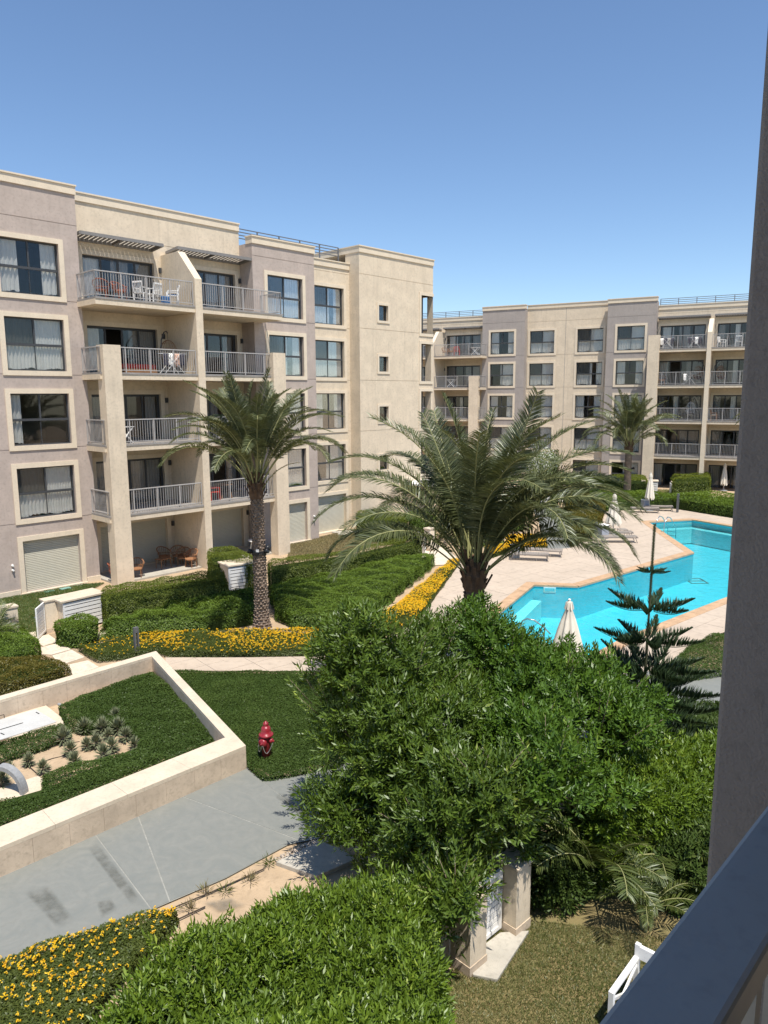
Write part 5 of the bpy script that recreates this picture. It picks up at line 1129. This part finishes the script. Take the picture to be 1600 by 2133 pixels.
slat_gate((gl_.x + .0, gl_.y, 0), ga, gw, 1.06, 'near white panelled garden gate under the bushy tree', 9)
MB().prism([tuple(q) for q in GP([(978, 1990), (1042, 1942), (1102, 1938), (1036, 2040), (985, 2030)], .05)], -.05, .052).build('door_slab', MAT['concrete_pale'], None, bevel=.01)
tag(bpy.data.objects['door_slab'], 'pale concrete slab on the lawn at the near garden gate', 'slab')
MB().prism([tuple(q) for q in GP([(935, 2010), (975, 1975), (960, 1900), (860, 1905)], 0)], -.1, .8).build('garden_wall', MAT['cream'], None)
tag(bpy.data.objects['garden_wall'], 'low rendered garden wall buried in the hedge left of the near gate', 'wall')

# ------------------------------------------------------------------ small things on the ground
# hydrant
p = G(556, 1584); hy = empty('fire_hydrant', (p.x, p.y, 0), math.radians(-25), 'red fire hydrant with chains standing in the ground cover', 'hydrant')
mb = MB(); mb.s = True; mb.lathe([(.105, 0), (.105, .10), (.112, .105), (.112, .52), (.118, .56), (.118, .60)], 8); mb.build('barrel', MAT['hydrant_red'], hy)
mb = MB(); mb.lathe([(.155, -.02), (.16, 0), (.16, .03), (.13, .035)], 14); mb.build('flange', MAT['galvanised'], hy)
mb = MB(); mb.s = True; mb.lathe([(.118, .60), (.165, .63), (.17, .67), (.15, .685), (.118, .69), (.115, .78), (.105, .83), (.075, .87), (.055, .875), (.065, .90), (.065, .94), (.045, .96), (.025, .962), (.022, .99), (.0, .992)], 20); mb.build('bonnet', MAT['hydrant_red'], hy)
for ax, z, L_, r_ in (((0, -1, 0), .50, .17, .105), ((-1, 0, 0), .53, .16, .06), ((1, 0, 0), .53, .16, .06)):
    mb = MB(); mb.s = True; mb.lathe([(r_ * .8, 0), (r_ * .8, L_ - .06), (r_, L_ - .055), (r_, L_), (r_ * .6, L_ + .02), (.022, L_ + .022), (.02, L_ + .055), (0, L_ + .056)], 14, (0, 0, z), ax); mb.build('outlet', MAT['hydrant_red'], hy)
for a, b in (((-.20, -.02, .50), (.02, -.20, .46)), ((.20, -.02, .50), (.04, -.20, .46))):
    a, b = Vector(a), Vector(b); pts = [a.lerp(b, t) + Vector((0, -.05 * math.sin(math.pi * t), -.20 * math.sin(math.pi * t))) for t in [i / 14 for i in range(15)]]
    mb = MB(); mb.tube(pts, .008, 5); mb.build('chain', MAT['chain'], hy)
hy.scale = (.98, .98, .96)
# bollard lights
def bollard(px, label, h=.95, w_=.15):
    p = G(*px); r = empty('bollard_light', (p.x, p.y, 0), fa, label, 'bollard light', 'bollard lights'); m = MB()
    m.box(-w_ / 2, -w_ / 2 + .045, -.05, .05, -.05, h - .15); m.box(w_ / 2 - .045, w_ / 2, -.05, .05, .18, h - .15); m.box(-w_ / 2, w_ / 2, -.05, .05, h - .148, h); m.box(-w_ / 2 + .047, w_ / 2, -.05, .05, -.05, .178); m.build('body', MAT['bollard_grey'], r)
    MB().box(-w_ / 2 + .05, w_ / 2 - .05, -.035, .035, h - .17, h - .15).build('diffuser', MAT['white_plastic'], r)
bollard((286, 1366), 'dark grey slotted bollard light behind the planter corner'); bollard((769, 1322), 'dark bollard light at the tip of the dense flower bed', .85); bollard((1241, 1117), 'dark bollard light beside the middle umbrella', .85); bollard((1411, 1068), 'thin dark bollard light in the far hedge', 1.35, .2)
# hatch, kerbs and pipe in the planter
c4 = lambda L_: [(x * .2, 1460 + y * .2) for x, y in L_]
hr_ = MB().prism([tuple(q) for q in GP(c4([(-300, 260), (480, 45), (640, 170), (720, 220), (560, 270), (-300, 480)]), .06)], -.05, .06).build('hatch_kerb', MAT['stone_cap'], None, bevel=.008); tag(hr_, 'cream kerb around the white hatch inside the planter', 'kerb')
hc = MB().prism([tuple(q) for q in GP(c4([(-300, 280), (375, 85), (590, 215), (60, 385), (-300, 490)]), .085)], .062, .085).build('access_hatch', MAT['hatch_white'], None, bevel=.004); tag(hc, 'white metal access hatch in the planter at the left edge', 'hatch')
m = MB()
for a, b in (([(0, 300), (240, 228)]), ([(375, 118), (408, 135)]), ([(5, 335), (45, 352)])):
    a, b = G(*c4([a])[0], .09), G(*c4([b])[0], .09); m.bar(a, b, .018, .014)
m.build('handle', MAT['black_gap'], hc); 
m = MB(); q0, q1 = G(*c4([(-10, 190)])[0], .09), G(*c4([(45, 178)])[0], .09); m.tube([q0, q0 + Vector((0, 0, .09)), q1 + Vector((0, 0, .09)), q1], .01, 6); m.build('grab_bar', MAT['black_gap'], hc)
ak = MB().prism([tuple(q) for q in GP(c4([(-200, 960), (0, 905), (395, 778), (460, 815), (430, 925), (330, 975), (100, 1020), (-200, 1060)]), .05)], -.05, .05).build('arch_slab', MAT['stone_cap'], None, bevel=.01); tag(ak, 'cream slab under the grey concrete arch in the planter', 'slab')
a0 = G(*c4([(270, 965)])[0], .05); arch = empty('concrete_arch', (a0.x, a0.y, .05), 0, 'grey quarter round concrete vent arch in the planter', 'vent')
a1 = G(*c4([(180, 850)])[0], .05); dv = Vector((-1, .25, 0)).normalized(); sv = Vector((.25, 1, 0)).normalized(); mb = MB(); R0, R1, wd_ = .50, .42, .17; n_ = 14; V = []
for i in range(n_ + 1):
    t_ = math.radians(100) * i / n_
    for r_ in (R0, R1):
        for s_ in (-wd_ / 2, wd_ / 2): V.append(dv * (R0 - r_ * math.cos(t_)) * 1.0 + sv * s_ + Vector((0, 0, r_ * math.sin(t_) * 1.15)))
Fc = []
for i in range(n_):
    b = i * 4; c = b + 4; Fc += [(b, b + 1, c + 1, c), (b + 2, c + 2, c + 3, b + 3), (b, c, c + 2, b + 2), (b + 1, b + 3, c + 3, c + 1)]
Fc += [(0, 2, 3, 1), (n_ * 4, n_ * 4 + 1, n_ * 4 + 3, n_ * 4 + 2)]; mb.s = False; mb.add(V, Fc); mb.build('hood', MAT['galvanised'], arch)
q = G(122, 1470, .1); m = MB(); m.lathe([(.035, 0), (.035, .16)], 10, (q.x, q.y, .14), (.9, -.5, .1)); tag(m.build('pipe_stub', MAT['galvanised']), 'short grey pipe stub at the back wall of the planter', 'pipe')
def hose(px, label, r=.012):
    m = MB(); m.tube([G(x, y) + Vector((0, 0, .012 + .01 * math.sin(i * 1.7))) for i, (x, y) in enumerate(px)], r, 6); tag(m.build('irrigation_pipe', MAT['pipe_black']), label, 'hose', 'irrigation pipes')
hose(cp([(650, 670), (780, 610), (930, 545), (1050, 490), (1160, 445)]), 'thin black irrigation pipe nearest the grey path edge'); hose(cp([(700, 705), (800, 660), (900, 610)]), 'short irrigation pipe on the sand beside the bright hedge')
hose(c4([(-40, 700), (60, 640), (150, 600), (320, 540), (480, 500), (600, 470), (830, 425)]), 'irrigation pipe crossing the planter sand behind the yuccas', .01); hose(c4([(260, 660), (330, 715), (400, 775)]), 'irrigation pipe ending at the arch slab', .01); hose(c4([(250, 700), (400, 660), (540, 605), (680, 570)]), 'irrigation pipe through the middle of the planter sand', .01)
for i, (px, s, lab) in enumerate([((103, 1232), .34, 'flat green valve box lid nearest the shutter corner'), ((136, 1227), .36, 'raised green valve box lid on the lawn strip'), ((163, 1219), .30, 'small grey valve lid below the roller shutter')]):
    p = G(*px); r = MB(); r.box(-s * .6, s * .6, -s * .35, s * .35, -.02, .05 if i == 1 else .02); tag(r.build('valve_box', MAT['valve_green' if i < 2 else 'concrete_pale'], None, (p.x, p.y, 0), (0, 0, fa), bevel=.01), lab, 'valve box')
for i, (px, lab) in enumerate([((706, 1109), 'leftmost flat stone on the dry lawn'), ((716, 1112), 'front flat stone on the dry lawn'), ((727, 1108), 'rightmost flat stone on the dry lawn')]):
    p = G(*px); tag(MB().prism([tuple(v) for v in disc((0, 0), .45, 9, .7)], -.02, .045).build('flat_stone', MAT['concrete_pale'], None, (p.x, p.y, 0), (0, 0, i), bevel=.01), lab, 'stone', 'flat stones')
# spotlights strapped to the middle palm trunk
z_ = AT(543, 1150, P1.y).z
sp = empty('tree_spotlight', (P1.x - .03, P1.y, z_), 0, 'black spotlights strapped round the middle palm trunk', 'spotlight'); m = MB(); m.lathe([(.26, -.07), (.265, -.05), (.265, .05), (.26, .07)], 16, cap=False); m.build('strap', MAT['black_plastic'], sp)
for a in (3.5, 5.9, 6.15): 
    d = Vector((math.cos(a), math.sin(a), .35)).normalized(); m = MB(); m.s = True; m.lathe([(.05, 0), (.085, .03), (.09, .16), (.07, .165)], 12, d * .25 + Vector((0, 0, .05 if a > 6 else -.05)), d); m.build('lamp_head', MAT['black_plastic'], sp)
m = MB(); m.box(-.05, .05, -.30, -.26, .06, .15); m.build('driver_box', MAT['white_plastic'], sp)
z_ = AT(1305, 978, P3.y).z; sp = empty('tree_spotlight', (P3.x, P3.y, z_), 0, 'spotlights strapped round the far palm trunk', 'spotlight'); m = MB(); m.lathe([(.30, -.05), (.30, .05)], 14, cap=False); m.build('strap', MAT['black_plastic'], sp)
for a in (3.6, 5.8): d = Vector((math.cos(a), math.sin(a), .3)).normalized(); m = MB(); m.lathe([(.06, 0), (.10, .2)], 10, d * .28, d); m.build('lamp_head', MAT['black_plastic'], sp)

# ------------------------------------------------------------------ pool furniture
def umbrella(px, top_px, label, depth=None, flare=1.0, seed=0):
    p = G(*px) if depth is None else None; zt_ = AT(*top_px, p.y).z; r = empty('closed_umbrella', (p.x, p.y, 0), seed, label, 'umbrella', 'closed cream umbrellas'); H_ = zt_
    m = MB(); m.tube([(0, 0, 0), (0, 0, H_)], .028, 8); m.build('pole', MAT['pole_alu'], r); m = MB(); m.lathe([(.32, 0), (.32, .05), (.06, .07), (.05, .25)], 16); m.build('base', MAT['galvanised'], r)
    m = MB(); m.s = True; n = 64; zs = [(H_ - .02, .04), (H_ - .10, .09), (H_ - .26, .11), (H_ - .30, .10)] + [(H_ - .30 - 1.5 * q, .10 + (.31 * flare - .10) * q ** .85) for q in (.2, .4, .6, .8, 1.0)]; V = []
    for k, (z, rr) in enumerate(zs):
        for j in range(n):
            a = 2 * math.pi * j / n; fold = (1 + (.17 * min(1, k / 5)) * math.cos(8 * a + .12 * k + seed)) ; zz = z + (.10 * math.cos(8 * a + seed + .5) if k == len(zs) - 1 else 0); V.append((rr * fold * math.cos(a), rr * fold * math.sin(a), zz))
    m.add(V, [(k * n + j, k * n + (j + 1) % n, (k + 1) * n + (j + 1) % n, (k + 1) * n + j) for k in range(len(zs) - 1) for j in range(n)]); m.build('canopy', MAT['canvas'], r)
    m = MB(); m.s = True; m.lathe([(.035, H_ - .02), (.05, H_ + .0), (.03, H_ + .04), (0, H_ + .05)], 10); m.build('finial', MAT['white_plastic'], r)
    m = MB()
    for j in range(8): a = 2 * math.pi * j / 8; m.bar((.09 * math.cos(a), .09 * math.sin(a), H_ - .06), (.14 * math.cos(a), .14 * math.sin(a), H_ - .27), .05, .012, up=(math.cos(a), math.sin(a), 0))
    m.build('cap_flap', MAT['canvas'], r)
    return r
umbrella((1181, 1394), (1180, 1250), 'large closed cream umbrella at the near pool edge', flare=1.6, seed=.3); umbrella((1277, 1113), (1282, 1028), 'closed cream umbrella beside the middle pair of loungers', flare=1.35, seed=.9); umbrella((1352, 1064), (1353, 986), 'closed cream umbrella beside the farthest loungers', flare=.95, seed=1.7); umbrella((1507, 1022), (1504, 966), 'closed cream umbrella on the far ground floor patio', flare=.85, seed=2.2)
def make_lounger():
    r = empty('sun_lounger'); f = MB()
    for y in (-.31, .31): f.bar((-.95, y, .30), (.95, y, .30), .04, .05)
    for x in (-.93, 0, .93): f.bar((x, -.31, .30), (x, .31, .30), .04, .04)
    f.build('frame', MAT['lounger_frame'], r)
    for x, dx in ((-.8, -.12), (.8, .12)):
        for y in (-.31, .31): MB().bar((x, y, .29), (x + dx, y, 0), .035).build('leg', MAT['lounger_frame'], r)
    s = MB()
    for i in range(17): x = -.88 + i * .077; s.box(x, x + .066, -.28, .28, .325, .338)
    s.build('seat', MAT['lounger_mesh'], r); b = MB()
    for i in range(7): x = .44 + i * .072; b.box(x, x + .062, -.28, .28, .326 + i * .004, .338 + i * .004)
    b.build('backrest', MAT['lounger_mesh'], r); return r
lp = make_lounger(); first = True
for (px, rot, lab) in (((1103, 1167), -12, 'front sun lounger of the nearest pair on the terrace'), ((1132, 1158), -16, 'rear sun lounger of the nearest pair on the terrace'), ((1282, 1120), -3, 'rear sun lounger beside the middle closed umbrella'), ((1290, 1130), -3, 'front sun lounger beside the middle closed umbrella'), ((1343, 1068), -14, 'left sun lounger of the farthest pair before the hedge'), ((1372, 1064), -14, 'right sun lounger of the farthest pair before the hedge')):
    o = lp if first else copy_tree(lp); first = False; p = G(*px); o.location = (p.x, p.y, .03); o.rotation_euler = (0, 0, math.radians(rot)); tag(o, lab, 'lounger', 'sun loungers on the terrace')
def side_cover(px, label, s=1.0):
    p = G(*px); r = empty('terrace_box', (p.x, p.y, .02), .3, label, 'box', 'white terrace boxes'); m = MB(); m.box(-.2 * s, .2 * s, -.2 * s, .2 * s, 0, .62 * s); m.build('body', MAT['cushion_grey'], r, bevel=.03); m = MB(); m.box(-.22 * s, .22 * s, -.22 * s, .22 * s, .622 * s, .68 * s); m.build('lid', MAT['white_plastic'], r, bevel=.02)
side_cover((1072, 1162), 'grey white box behind the nearest loungers'); side_cover((1256, 1122), 'white box left of the middle umbrella', 1.2); side_cover((1343, 1062), 'grey white box behind the farthest loungers', 1.1)
def side_table(px, label):
    p = G(*px); r = empty('side_table', (p.x, p.y, .03), 0, label, 'table', 'low terrace side tables'); m = MB(); m.box(-.25, .25, -.25, .25, .38, .41); m.build('top', MAT['lounger_mesh'], r)
    for x in (-.21, .21):
        for y in (-.21, .21): MB().bar((x, y, 0), (x, y, .38), .03).build('leg', MAT['lounger_frame'], r)
side_table((1296, 1117), 'low side table between the middle loungers')
# pool rails
p0, p1 = G(1084, 1338), G(1146, 1342); r = empty('pool_handrail', (p0.x, p0.y, 0), 0, 'curved steel handrail at the shallow pool entry', 'handrail'); d = p1 - p0; m = MB(); m.s = True
m.tube([(0, 0, -.1), (0, 0, .55), (.05, 0, .75), tuple(d * .2 + Vector((0, 0, .83))), tuple(d * .45 + Vector((0, 0, .80))), tuple(d * .8 + Vector((0, 0, .55))), tuple(d + Vector((0, 0, .35)))], .024, 8); m.build('rail', MAT['steel'], r); m = MB(); m.tube([tuple(d * .8 + Vector((0, 0, -.5))), tuple(d * .8 + Vector((0, 0, .54)))], .022, 8); m.build('post', MAT['steel'], r)
p0 = G(1366, 1108); p1 = G(1391, 1100); r = empty('pool_ladder', (p0.x, p0.y, 0), 0, 'steel pool ladder on the far left pool corner', 'ladder'); d = p1 - p0; sdv = Vector((-d.y, d.x, 0)).normalized() * .5
for k in range(2):
    o = sdv * k * -1; m = MB(); m.s = True; m.tube([tuple(o), tuple(o + Vector((0, 0, .6))), tuple(o + d * .25 + Vector((0, 0, .92))), tuple(o + d * .5 + Vector((0, 0, .80))), tuple(o + d * 1.0 + Vector((0, 0, .1))), tuple(o + d * 1.05 + Vector((0, 0, -.6)))], .026, 8); m.build('rail', MAT['steel'], r)
for z in (-.2, -.45): m = MB(); m.bar(tuple(d * 1.03 + Vector((0, 0, z))), tuple(d * 1.03 - sdv + Vector((0, 0, z))), .08, .03); m.build('tread', MAT['steel'], r)
m = MB(); cc = G(1452, 1210, -1.43)
for (dx, dy, L_) in ((-.5, .5, .9), (-.5, 0, .9), (-.5, -.5, .9)): m.box(cc.x + dx, cc.x + dx + L_, cc.y + dy, cc.y + dy + .06, -1.449, -1.43)
for dx in (-.5, .35): m.box(cc.x + dx, cc.x + dx + .06, cc.y - .5, cc.y + .55, -1.449, -1.428)
m.build('floor_drain', MAT['stain'], pool)
# white garden armchair below the balcony
p = G(1318, 2075, .6); r = empty('garden_chair', (p.x, p.y, 0), math.radians(8), 'white garden armchair on the private lawn beside the balcony rail', 'chair')
A0 = G(1275, 2065, .62); A1 = G(1328, 1990, .62); dv = (A1 - A0); L_ = dv.length; dv.normalize(); nv = Vector((dv.y, -dv.x, 0)); r.location = (A0.x, A0.y, 0); r.rotation_euler = (0, 0, math.atan2(dv.y, dv.x))
m = MB(); m.box(-.03, L_ + .03, -.035, .035, .585, .62); m.build('arm', MAT['white_paint'], r)
for x in (-.0, L_ - .0): MB().box(x - .03, x + .03, -.033, .033, 0, .583).build('leg', MAT['white_paint'], r)
m = MB(); m.bar((0, 0, .14), (L_, 0, .50), .03, .04); m.bar((0, 0, .50), (L_ * .5, 0, .30), .03, .04); m.build('brace', MAT['white_paint'], r)
m = MB(); m.box(L_ - .03, L_ + .03, -.75, -.037, .60, .78); m.box(L_ - .03, L_ + .03, -.037, .03, .622, .80); m.build('back', MAT['white_paint'], r)
m = MB(); m.box(.02, L_ - .05, -.72, -.06, .28, .46); m.build('seat_cushion', MAT['cushion_grey'], r, bevel=.04); m = MB(); m.box(0, L_, -.74, -.04, .20, .275); m.build('seat_frame', MAT['white_paint'], r)

# ------------------------------------------------------------------ balcony and patio furniture
def place(o, M_, s, off, z, rz): 
    o.location = (M_ @ Vector((s, -off, z))); o.rotation_euler = (0, 0, M_.to_euler().z + rz); return o
def wicker_chair(label, m='wicker', grp='wicker armchairs'):
    r = empty('wicker_chair', label=label, cat='chair', group=grp); M_ = MAT[m]; s = MB(); s.lathe([(.25, .36), (.28, .38), (.28, .42), (.24, .43)], 14); s.build('seat', M_, r); b = MB()
    for i in range(13):
        a = math.radians(-20 + i * 220 / 12); hh = .62 + .20 * math.sin(max(0, min(math.pi, a))); b.tube([(.26 * math.cos(a), .24 * math.sin(a), .42), (.34 * math.cos(a), .33 * math.sin(a), hh)], .010, 4)
    rim = [(.35 * math.cos(math.radians(-20 + i * 10)), .34 * math.sin(math.radians(-20 + i * 10)), .63 + .20 * math.sin(max(0, min(math.pi, math.radians(-20 + i * 10))))) for i in range(23)]; b.tube(rim, .024, 6); b.tube([(x * .9, y * .9, .52) for x, y, z in rim], .014, 5); b.build('backrest', M_, r)
    for a in (.6, 2.5, 3.8, 5.6): MB().tube([(.25 * math.cos(a), .24 * math.sin(a), .38), (.28 * math.cos(a), .27 * math.sin(a), 0)], .018, 6).build('leg', M_, r)
    return r
def cane_table(label):
    r = empty('cane_table', label=label, cat='table'); m = MB(); m.box(-.32, .32, -.22, .22, .44, .47); m.build('top', MAT['wicker'], r)
    for x in (-.28, .28):
        for y in (-.18, .18): MB().tube([(x, y, .44), (x * 1.05, y * 1.05, 0)], .018, 6).build('leg', MAT['wicker'], r)
    return r
def plastic_chair(label, m='white_plastic', grp='white balcony chairs', cush=None):
    r = empty('balcony_chair', label=label, cat='chair', group=grp); M_ = MAT[m]; MB().box(-.24, .24, -.24, .24, .40, .43).build('seat', M_, r, bevel=.012)
    b = MB(); b.bar((-.23, .23, .43), (-.23, .30, .88), .035); b.bar((.23, .23, .43), (.23, .30, .88), .035); b.bar((-.23, .30, .87), (.23, .30, .87), .05, .07)
    for i in range(5): b.bar((-.15 + i * .075, .24, .44), (-.15 + i * .075, .295, .86), .035, .012)
    b.build('backrest', M_, r)
    for x in (-.26, .26): a = MB(); a.bar((x, -.22, .64), (x, .26, .64), .045, .03); a.build('arm', M_, r)
    for x in (-.25, .25):
        for y in (-.22, .22): MB().bar((x, y, 0), (x, y, .40 if y > 0 else .63), .04).build('leg', M_, r)
    if cush: MB().box(-.22, .22, -.22, .22, .432, .50).build('cushion', MAT[cush], r, bevel=.03)
    return r
def round_table(label, h=.72, rr=.38, m='white_plastic'):
    r = empty('round_table', label=label, cat='table'); MB().lathe([(rr, h - .03), (rr + .01, h - .015), (rr, h)], 20).build('top', MAT[m], r)
    for k in range(4): a = k * math.pi / 2 + .6; MB().bar((rr * .55 * math.cos(a), rr * .55 * math.sin(a), h - .04), (rr * .85 * math.cos(a), rr * .85 * math.sin(a), 0), .05, .03).build('leg', MAT[m], r)
    return r
def folding_table(label):
    r = empty('folding_table', label=label, cat='table', group='white folding tables'); MB().box(-.42, .42, -.28, .28, .70, .725).build('top', MAT['white_plastic'], r)
    for y in (-.24, .24): m = MB(); m.bar((-.36, y, 0), (.36, y, .70), .04); m.bar((.36, y + .03, 0), (-.36, y + .03, .70), .04); m.build('leg', MAT['white_plastic'], r)
    return r
def egg_chair(label, m='wicker'):
    r = empty('hanging_chair', label=label, cat='hanging chair', group='hanging egg chairs'); M_ = MAT['frame_dark']; s = MB(); s.lathe([(.48, 0), (.48, .04)], 18); s.tube([(-.42, 0, .03), (-.55, 0, .9), (-.45, 0, 1.55), (-.2, 0, 1.92), (0, 0, 1.98), (.08, 0, 1.9)], .028, 8); s.tube([(.08, 0, 1.9), (.08, 0, 1.6)], .008, 5); s.build('stand', M_, r); b = MB()
    for k in range(16): a = k * 2 * math.pi / 16; b.tube([(.08 + .40 * math.cos(a) * math.sin(t_) , .40 * math.sin(a) * math.sin(t_), 1.0 - .58 * math.cos(t_)) for t_ in [math.pi * i / 10 for i in range(11)]] if math.cos(a) < .55 else [(.08 + .40 * math.cos(a) * math.sin(t_), .40 * math.sin(a) * math.sin(t_), 1.0 - .58 * math.cos(t_)) for t_ in [math.pi * i / 20 for i in range(9)]], .010, 4)
    for t_ in (.6, 1.0, 1.4, 1.9, 2.4): b.tube([(.08 + .40 * math.sin(t_) * math.cos(a), .40 * math.sin(t_) * math.sin(a), 1.0 - .58 * math.cos(t_)) for a in [math.radians(60 + i * 20) for i in range(13)]], .010, 4)
    b.build('basket', MAT[m], r); c = MB(); c.s = True; c.lathe([(.05, 0), (.26, .05), (.29, .12), (.24, .2), (.05, .23)], 12, (.06, 0, .50)); c.build('cushion', MAT['cloth_dark'], r); return r
def drying_rack(label, cl=('cloth_dark', 'white_paint', 'cloth_pink', 'cloth_dark')):
    r = empty('drying_rack', label=label, cat='drying rack', group='clothes drying racks'); m = MB()
    for y in (-.25, .25): m.bar((-.5, y, 0), (.3, y, .9), .018); m.bar((.5, y, 0), (-.3, y, .9), .018)
    for i in range(6): m.bar((-.6, -.25 + i * .1, .9), (.6, -.25 + i * .1, .9), .010)
    m.build('frame', MAT['white_paint'], r)
    for i, c in enumerate(cl):
        x = -.52 + i * .28; q = MB(); n = 8; q.s = True; V = []
        for k, z in enumerate((.35, .6, .91, .91, .65, .45)):
            for j in range(n + 1): V.append((x + .24 * j / n, -.22 + (.015 if k < 3 else .05) + .02 * math.sin(j * 1.6 + i) + .004 * k, z + (.05 * math.sin(j + i) if k in (0, 5) else 0)))
        q.add(V, [(k * (n + 1) + j, k * (n + 1) + j + 1, (k + 1) * (n + 1) + j + 1, (k + 1) * (n + 1) + j) for k in range(5) for j in range(n)]); q.build('hanging_cloth', MAT[c], r)
    return r
PIh = math.pi / 2
z4, z3, z2, z1, zg = zf(4) + .002, zf(3) + .002, zf(2) + .002, zf(1) + .002, .058
place(wicker_chair('reddish wicker chair at the corner of the top left balcony', 'wicker_red'), LB_M, 1.25, .75, z4, 2.4); place(wicker_chair('reddish wicker chair behind the railing of the top left balcony', 'wicker_red'), LB_M, 2.0, .9, z4, .3)
place(plastic_chair('left white chair stacked on the top left balcony'), LB_M, 3.0, .95, z4, 2.0); place(plastic_chair('middle white chair on the top left balcony'), LB_M, 3.6, .9, z4, 3.4); place(plastic_chair('white chair with blue cushions on the top left balcony', cush='cushion_blue'), LB_M, 4.5, .95, z4, -2.0)
t = place(round_table('small white table between the chairs of the top left balcony', .4, .28), LB_M, 4.0, .55, z4, 0)
t = empty('blue_cushion', label='blue cushion leaning on the white balcony chair', cat='cushion'); MB().box(-.25, .25, -.06, .06, .0, .34).build('pad', MAT['cushion_blue'], t, bevel=.04); place(t, LB_M, 4.05, 1.15, z4 + .02, .2)
place(egg_chair('hanging egg chair on the third floor balcony of the left block'), LB_M, 4.55, .2, z3, math.pi * .15); place(drying_rack('drying rack with laundry on the third floor balcony of the left block'), LB_M, 4.2, 1.15, z3, 0)
t = empty('daybed', label='dark red daybed behind the third floor balcony railing', cat='daybed'); MB().box(-.75, .75, -.3, .3, .2, .42).build('cushion', MAT['cloth_red'], t, bevel=.05); MB().box(-.78, .78, -.33, .33, 0, .198).build('frame', MAT['wood_brown'], t); place(t, LB_M, 2.9, .4, z3, 0)
place(folding_table('white folding table behind the second floor column of the left block'), LB_M, 1.75, .9, z2, .3)
t = place(round_table('dark table on the first floor balcony right of the partition', .72, .45, 'wood_brown'), LB_M, 7.2, .5, z1, 0); place(plastic_chair('dark red chair on the first floor balcony right of the partition', 'cloth_red', 'dark balcony chairs'), LB_M, 6.4, .8, z1, 1.2); place(plastic_chair('black chair on the first floor balcony right of the partition', 'cloth_dark', 'dark balcony chairs'), LB_M, 8.0, .8, z1, -1.2)
for i, (s, o, rz, lab) in enumerate(((4.2, -.45, .2, 'cane armchair against the shutter on the ground patio'), (4.75, -.1, -.5, 'cane armchair second from the front on the ground patio'), (4.7, .45, -.9, 'cane armchair near the partition on the ground patio'), (4.75, 1.05, -1.3, 'cane armchair nearest the patio edge in the sun'))): place(wicker_chair(lab), LB_M, s, o, zg, rz + PIh * 0)
place(cane_table('cane table beside the armchairs on the ground patio'), LB_M, 3.75, .25, zg, .2)
place(wicker_chair('dark red wicker chair left of the ground floor column', 'wicker_red'), LB_M, .98, 1.0 - .0, zg, 1.2); place(wicker_chair('pale cane armchair right of the ground floor column'), LB_M, 1.95, 1.0, zg, -.6)
place(round_table('white round plastic table on the right ground patio', .72, .42), LB_M, 8.75, .9, zg, 0); t = empty('patio_wheel', label='round grey wheel rim leaning at the partition above the clipped hedge', cat='wheel'); MB().lathe([(.26, -.03), (.30, 0), (.26, .03)], 18, (0, 0, .3), (1, .3, 0)).build('rim', MAT['galvanised'], t); place(t, LB_M, 5.9, 1.2, zg, 0)
# far block
place(plastic_chair('white chair left of three on the top right far balcony'), RB_M, 7.0, .8, z4, 1.2); place(plastic_chair('white chair in the middle of the top right far balcony'), RB_M, 8.3, .8, z4, 3.1); place(plastic_chair('white chair beside the column on the top right far balcony'), RB_M, 9.2, .8, z4, 2.6)
place(drying_rack('drying rack full of dark laundry on the top far balcony', ('cloth_dark', 'cloth_dark', 'white_paint', 'cloth_dark')), RB_M, 4.9, 1.1, z4, 0); place(drying_rack('drying rack with pale laundry at the left of the top far balcony', ('white_paint', 'cloth_dark', 'curtain_grey', 'cloth_dark')), RB_M, 2.7, 1.1, z4, 0)
place(egg_chair('hanging chair left of the partition on the far third floor'), RB_M, 5.3, .3, z3, 2.8); place(egg_chair('hanging chair right of the partition on the far third floor'), RB_M, 7.0, .3, z3, .2); place(drying_rack('empty white drying rack on the far third floor balcony', ('white_paint',)), RB_M, 4.6, 1.0, z3, .4); place(wicker_chair('pale round chair on the far third floor balcony'), RB_M, 2.4, .9, z3, .2)
place(egg_chair('pale hanging chair on the far second floor balcony', 'white_paint'), RB_M, 4.9, .5, z2, 2.8); place(plastic_chair('wooden armchair on the far second floor balcony', 'wicker', 'wooden balcony chairs', 'canvas'), RB_M, 6.8, .9, z2, 1.4)
place(wicker_chair('brown wicker chair on the top far left balcony', grp='far wicker chairs'), RB_M, -18.2, .8, z4, .8); place(wicker_chair('second brown wicker chair on the top far left balcony', grp='far wicker chairs'), RB_M, -17.6, .7, z4, -.3); place(plastic_chair('chair with a red cloth on the top far left balcony', 'cloth_red', 'far balcony chairs'), RB_M, -16.9, .9, z4, .5); place(folding_table('white folding table on the top far left balcony'), RB_M, -14.9, 1.0, z4, 0); place(folding_table('white folding table on the far left third floor balcony'), RB_M, -17.4, 1.0, z3, 0)
# pergola roof and washing behind the palm crown
p = G(893, 1085); t = empty('garden_canopy', (p.x, p.y, 0), fa, 'white flat garden canopy behind the crown of the nearest palm', 'canopy'); MB().box(-1.6, 1.8, -1.2, 1.6, 2.5, 2.62).build('roof', MAT['white_paint'], t)
for x in (-1.5, 1.7):
    for y in (-1.1, 1.5): MB().box(x - .05, x + .05, y - .05, y + .05, 0, 2.498).build('post', MAT['frame_dark'], t)
p = G(792, 1085); t = empty('garden_box', (p.x, p.y, 0), fa, 'white and red garden things behind the clipped hedge block', 'box'); MB().box(-.5, .3, -.4, .4, 0, 1.25).build('crate', MAT['white_plastic'], t, bevel=.03); MB().box(.32, .7, -.3, .3, 0, 1.55).build('red_box', MAT['cloth_red'], t, bevel=.03)
